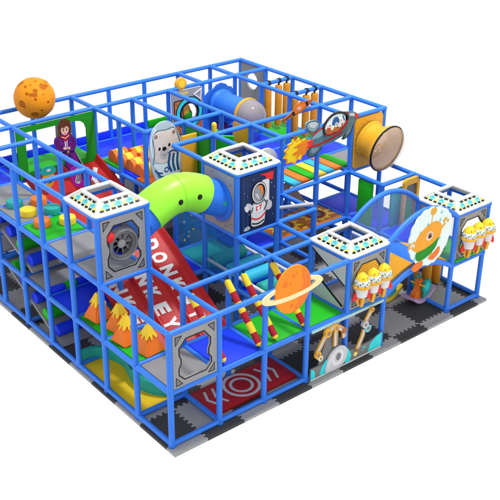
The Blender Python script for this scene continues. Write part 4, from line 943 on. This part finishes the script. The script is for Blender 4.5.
robot([(3.63, 1.03), (3.64, .60)], [(3.63, .99, .07, 'amber')]); 
robot([(3.70, .98), (3.84, .86), (3.86, .70)], [(3.84, .86, .06, 'rust')])
robot([(4.24, .28), (4.36, .52), (4.40, .66)], [(4.24, .27, .03, 'rust'), (4.48, .66, .08, 'skyb'), (4.40, .77, .075, 'silver')]); robot([(4.42, .82), (4.56, 1.02)], [(4.57, 1.03, .05, 'amber')])
m = M(); m.prism([(3.26, .31), (3.50, .96), (3.60, .96), (3.60, .31)], front(-.06), -.01, .01, 'dgrey'); m.build('dark_backing', t)  # plain dark grey backing sheet behind the robot arms

# frosted side panel of the middle tower (diagonal opening)
t = thing('frosted_panel', (4, .5, L1), 'frosted side panel with a slanting black edged opening', 'side panel')
B = Board(side(3.985, 1, L1), .03); hh = L2-L1
a_ = [(.055, hh-.05), (.055, hh-.09), (.93, .58), (.945, .58), (.945, hh-.05)]; b_ = [(.055, .06), (.055, .42), (.34, .42), (.90, .10), (.90, .06)]
B.base(a_, 'frost'); B.base(b_, 'frost'); B.line([(.06, hh-.10), (.93, .57)], .03, 'ink', 1); B.line([(.33, .43), (.90, .12)], .045, 'ink', 1); B.build('panel', t)

# ------------------------------------------------------------------ arched brush bridge
t = thing('arched_bridge', (6, .5, L1), 'arched bridge of yellow and blue foam slats between the front towers', 'bridge')
def bz(x): u = (x-5)/2; return L1+.06+.34*(1-(2*u-1)**2)
N = 44
for i in range(N):
    x = 5.07+1.86*(i+.5)/N; s_ = (2*((x-5)/2)-1); an = math.atan(-.34*2*s_)
    k = 'amber' if (x < 5.86 or x > 6.42) else 'pipe'
    m = M(); m.tube([(x, .08, bz(x)), (x, .92, bz(x))], .0235, k, 8); m.build('slat', t)
for y in (.10, .90):
    m = M(); m.tube([(5.05+1.9*i/20, y, bz(5.05+1.9*i/20)-.04) for i in range(21)], .02, 'grey', 8); m.build('bearer', t)

# ------------------------------------------------------------------ right back bay: nets, pads, door frame
m = M(); m.box(6.97, 7.03, 2.26, 2.68, L1+.04, L2-.06, 'green', .02); m.build('wall_pad', label='green upright pad beside the blue deck on the right', cat='wall pad', group='upright wall pads')
m = M(); m.box(7.30, 7.78, 1.97, 2.03, L1-.12, L2-.20, 'teal', .02); m.build('wall_pad', label='tall teal pad seen through the pale net under the far arch', cat='wall pad', group='upright wall pads')
t = thing('door_frame', (7.85, 1.9, L1), 'yellow padded door frame with a grey green inset on the right', 'door frame')
B = Board(front(1.86), .07); B.base([rrect(7.52, L1-.10, 8.02, L2+.02, .10), rrect(7.60, L1-.02, 7.94, L2-.12, .05)], 'amber'); B.build('frame', t)
B = Board(front(1.885), .02); B.base(rrect(7.605, L1-.015, 7.935, L2-.125, .05), 'dgrey'); B.art(blob([(7.64, 1.2), (7.66, 1.6), (7.76, 1.75), (7.86, 1.5), (7.88, 1.15)], 5), 'green2', 1); B.art(circ(7.74, 1.86, .06, 12), 'rust', 1); B.build('inset', t)
pp = []
for i in range(25):
    u = i/24; pp.append((5.06+1.88*u, L2+.02+.44*(1-(2*u-1)**2)-.05))
m = M(); m.prism([(5.06, L1+.06)]+[(6.94, L1+.06)]+pp[::-1], front(1.02), -.003, .003, 'net'); m.build('arch_net', label='pale blue knotted safety net under the far front arch', cat='net')
m = M(); m.prism(rect(.06, L1+.06, .94, L2-.06), side(7.02, 1, 0), -.003, .003, 'net'); m.build('side_net', label='pale blue safety net on the inner face of the right corner tower', cat='net')
m = M(); m.box(7.08, 7.5, .55, .95, L1+.03, L1+.34, 'green', .04); m.build('foam_block', label='green foam block inside the right corner tower', cat='foam block')
t = thing('plant_print_board', (7.2, .98, L1), 'dark leafy print board behind the orange alien', 'cut-out board')
B = Board(front(.97), .02); rr = random.Random(12); B.base(blob([(7.06, L1+.3), (7.06, L2-.1), (7.2, L2-.06), (7.34, L2-.2), (7.28, L1+.5), (7.36, L1+.3)], 4), 'taupe')
for i in range(14): B.art(circ(rr.uniform(7.09, 7.26), rr.uniform(L1+.35, L2-.2), rr.uniform(.02, .045), 8), rr.choice(('redm', 'green2', 'brown', 'silver')), 1+i*.12)
B.build('board', t)

# ------------------------------------------------------------------ posts and rockers on the right floor
for x, y, lb in ((7.28, 1.18, 'ochre floor column nearest the rockers'), (7.50, .98, 'ochre floor column in the middle of three'), (7.84, 1.0, 'ochre floor column closest to the blue corner post')):
    m = M(); m.lathe([(.095, 0), (.105, .015), (.105, 1.02), (.095, 1.035)], (x, y, .026), (0, 0, 1), 'ochre', 24); m.build('floor_column', label=lb, cat='foam column', group='ochre floor columns')
def rocker(x, y, rz, kb, kw, ks, label):
    t = thing('rocking_toy', (x, y, .026), label, 'rocking toy', 'rocking toys on the floor')
    d = Vector((math.cos(rz), math.sin(rz), 0)); n = Vector((math.sin(rz), -math.cos(rz), 0)); o = Vector((x, y, .03))
    arc = [(-.40+.8*i/16, .02+.17*((i/8-1)**2)) for i in range(17)]; top = [(a, b+.075) for a, b in arc]
    m = M(); m.prism(arc+top[::-1], Frame(o, d, (0, 0, 1)), -.17, .17, kb); m.build('rocker_base', t)
    m = M(); m.prism(blob([(-.20, .07), (-.22, .22), (-.10, .34), (-.08, .50), (.02, .52), (.05, .38), (.14, .24), (.13, .07)], 5), Frame(o, d, (0, 0, 1)), -.06, .06, ks); m.build('seat', t)
    for q in (-1, 1):
        f = Frame(o+n*.115*q+d*.10, d, (0, 0, 1)); m = M(); m.prism(circ(.0, .34, .155, 28, .17), f, -.025, .025, kw); m.prism(circ(.0, .15, .12, 24, .10), f, -.022, .022, kw)
        m.prism(circ(.0, .34, .085, 20, .1), f, -.028, .028, 'teal' if kw != 'teal' else 'aqua'); m.build('wing', t)
    m = M(); p = o+d*-.06+Vector((0, 0, .42)); m.tube([p-n*.17, p+n*.17], .018, 'yellow', 10); m.build('handle', t)
    m = M(); m.ball(o+d*.30+Vector((0, 0, .16)), .06, 'orange', (1, 1, .8), 14); m.build('tail_knob', t)
rocker(6.90, .68, .15, 'lilac', 'teal', 'orange', 'orange rocking toy with teal wings on a lilac rocker')
rocker(6.38, 1.16, .10, 'yellow', 'cyan', 'lilac', 'blue winged rocking toy on a yellow rocker behind the orange one')

# ------------------------------------------------------------------ world, light, camera
w = bpy.data.worlds.new('World'); SC.world = w; w.use_nodes = True
bg = w.node_tree.nodes['Background']; bg.inputs[0].default_value = (1, 1, 1, 1); bg.inputs[1].default_value = 1.0
la = bpy.data.lights.new('key_softbox', 'AREA'); la.shape = 'DISK'; la.size = 2.2; la.energy = 2100; la.color = (1, .98, .95)
lo = bpy.data.objects.new('key_softbox', la); COL.objects.link(lo); lo.location = Vector((6.2, 1.0, 15))*G
lo.rotation_euler = (Vector((4.0, 3.4, .8))*G-lo.location).to_track_quat('-Z', 'Y').to_euler()
cam = bpy.data.cameras.new('camera'); co = bpy.data.objects.new('camera', cam); COL.objects.link(co)
co.location = Vector((-7.007, -10.2678, 10.0466))*G
yaw, pit = math.radians(51.33434), math.radians(26.33891)
fw = Vector((math.cos(pit)*math.cos(yaw), math.cos(pit)*math.sin(yaw), -math.sin(pit)))
co.rotation_euler = fw.to_track_quat('-Z', 'Y').to_euler()
cam.sensor_width = 36; cam.lens = 934.3613/500*36; cam.shift_x = 21.1315/500; cam.shift_y = -12.4311/500; cam.clip_end = 500; cam.clip_start = .1
SC.camera = co
SC.view_settings.view_transform = 'Standard'; SC.view_settings.look = 'None'; SC.view_settings.gamma = 1; SC.view_settings.exposure = .14
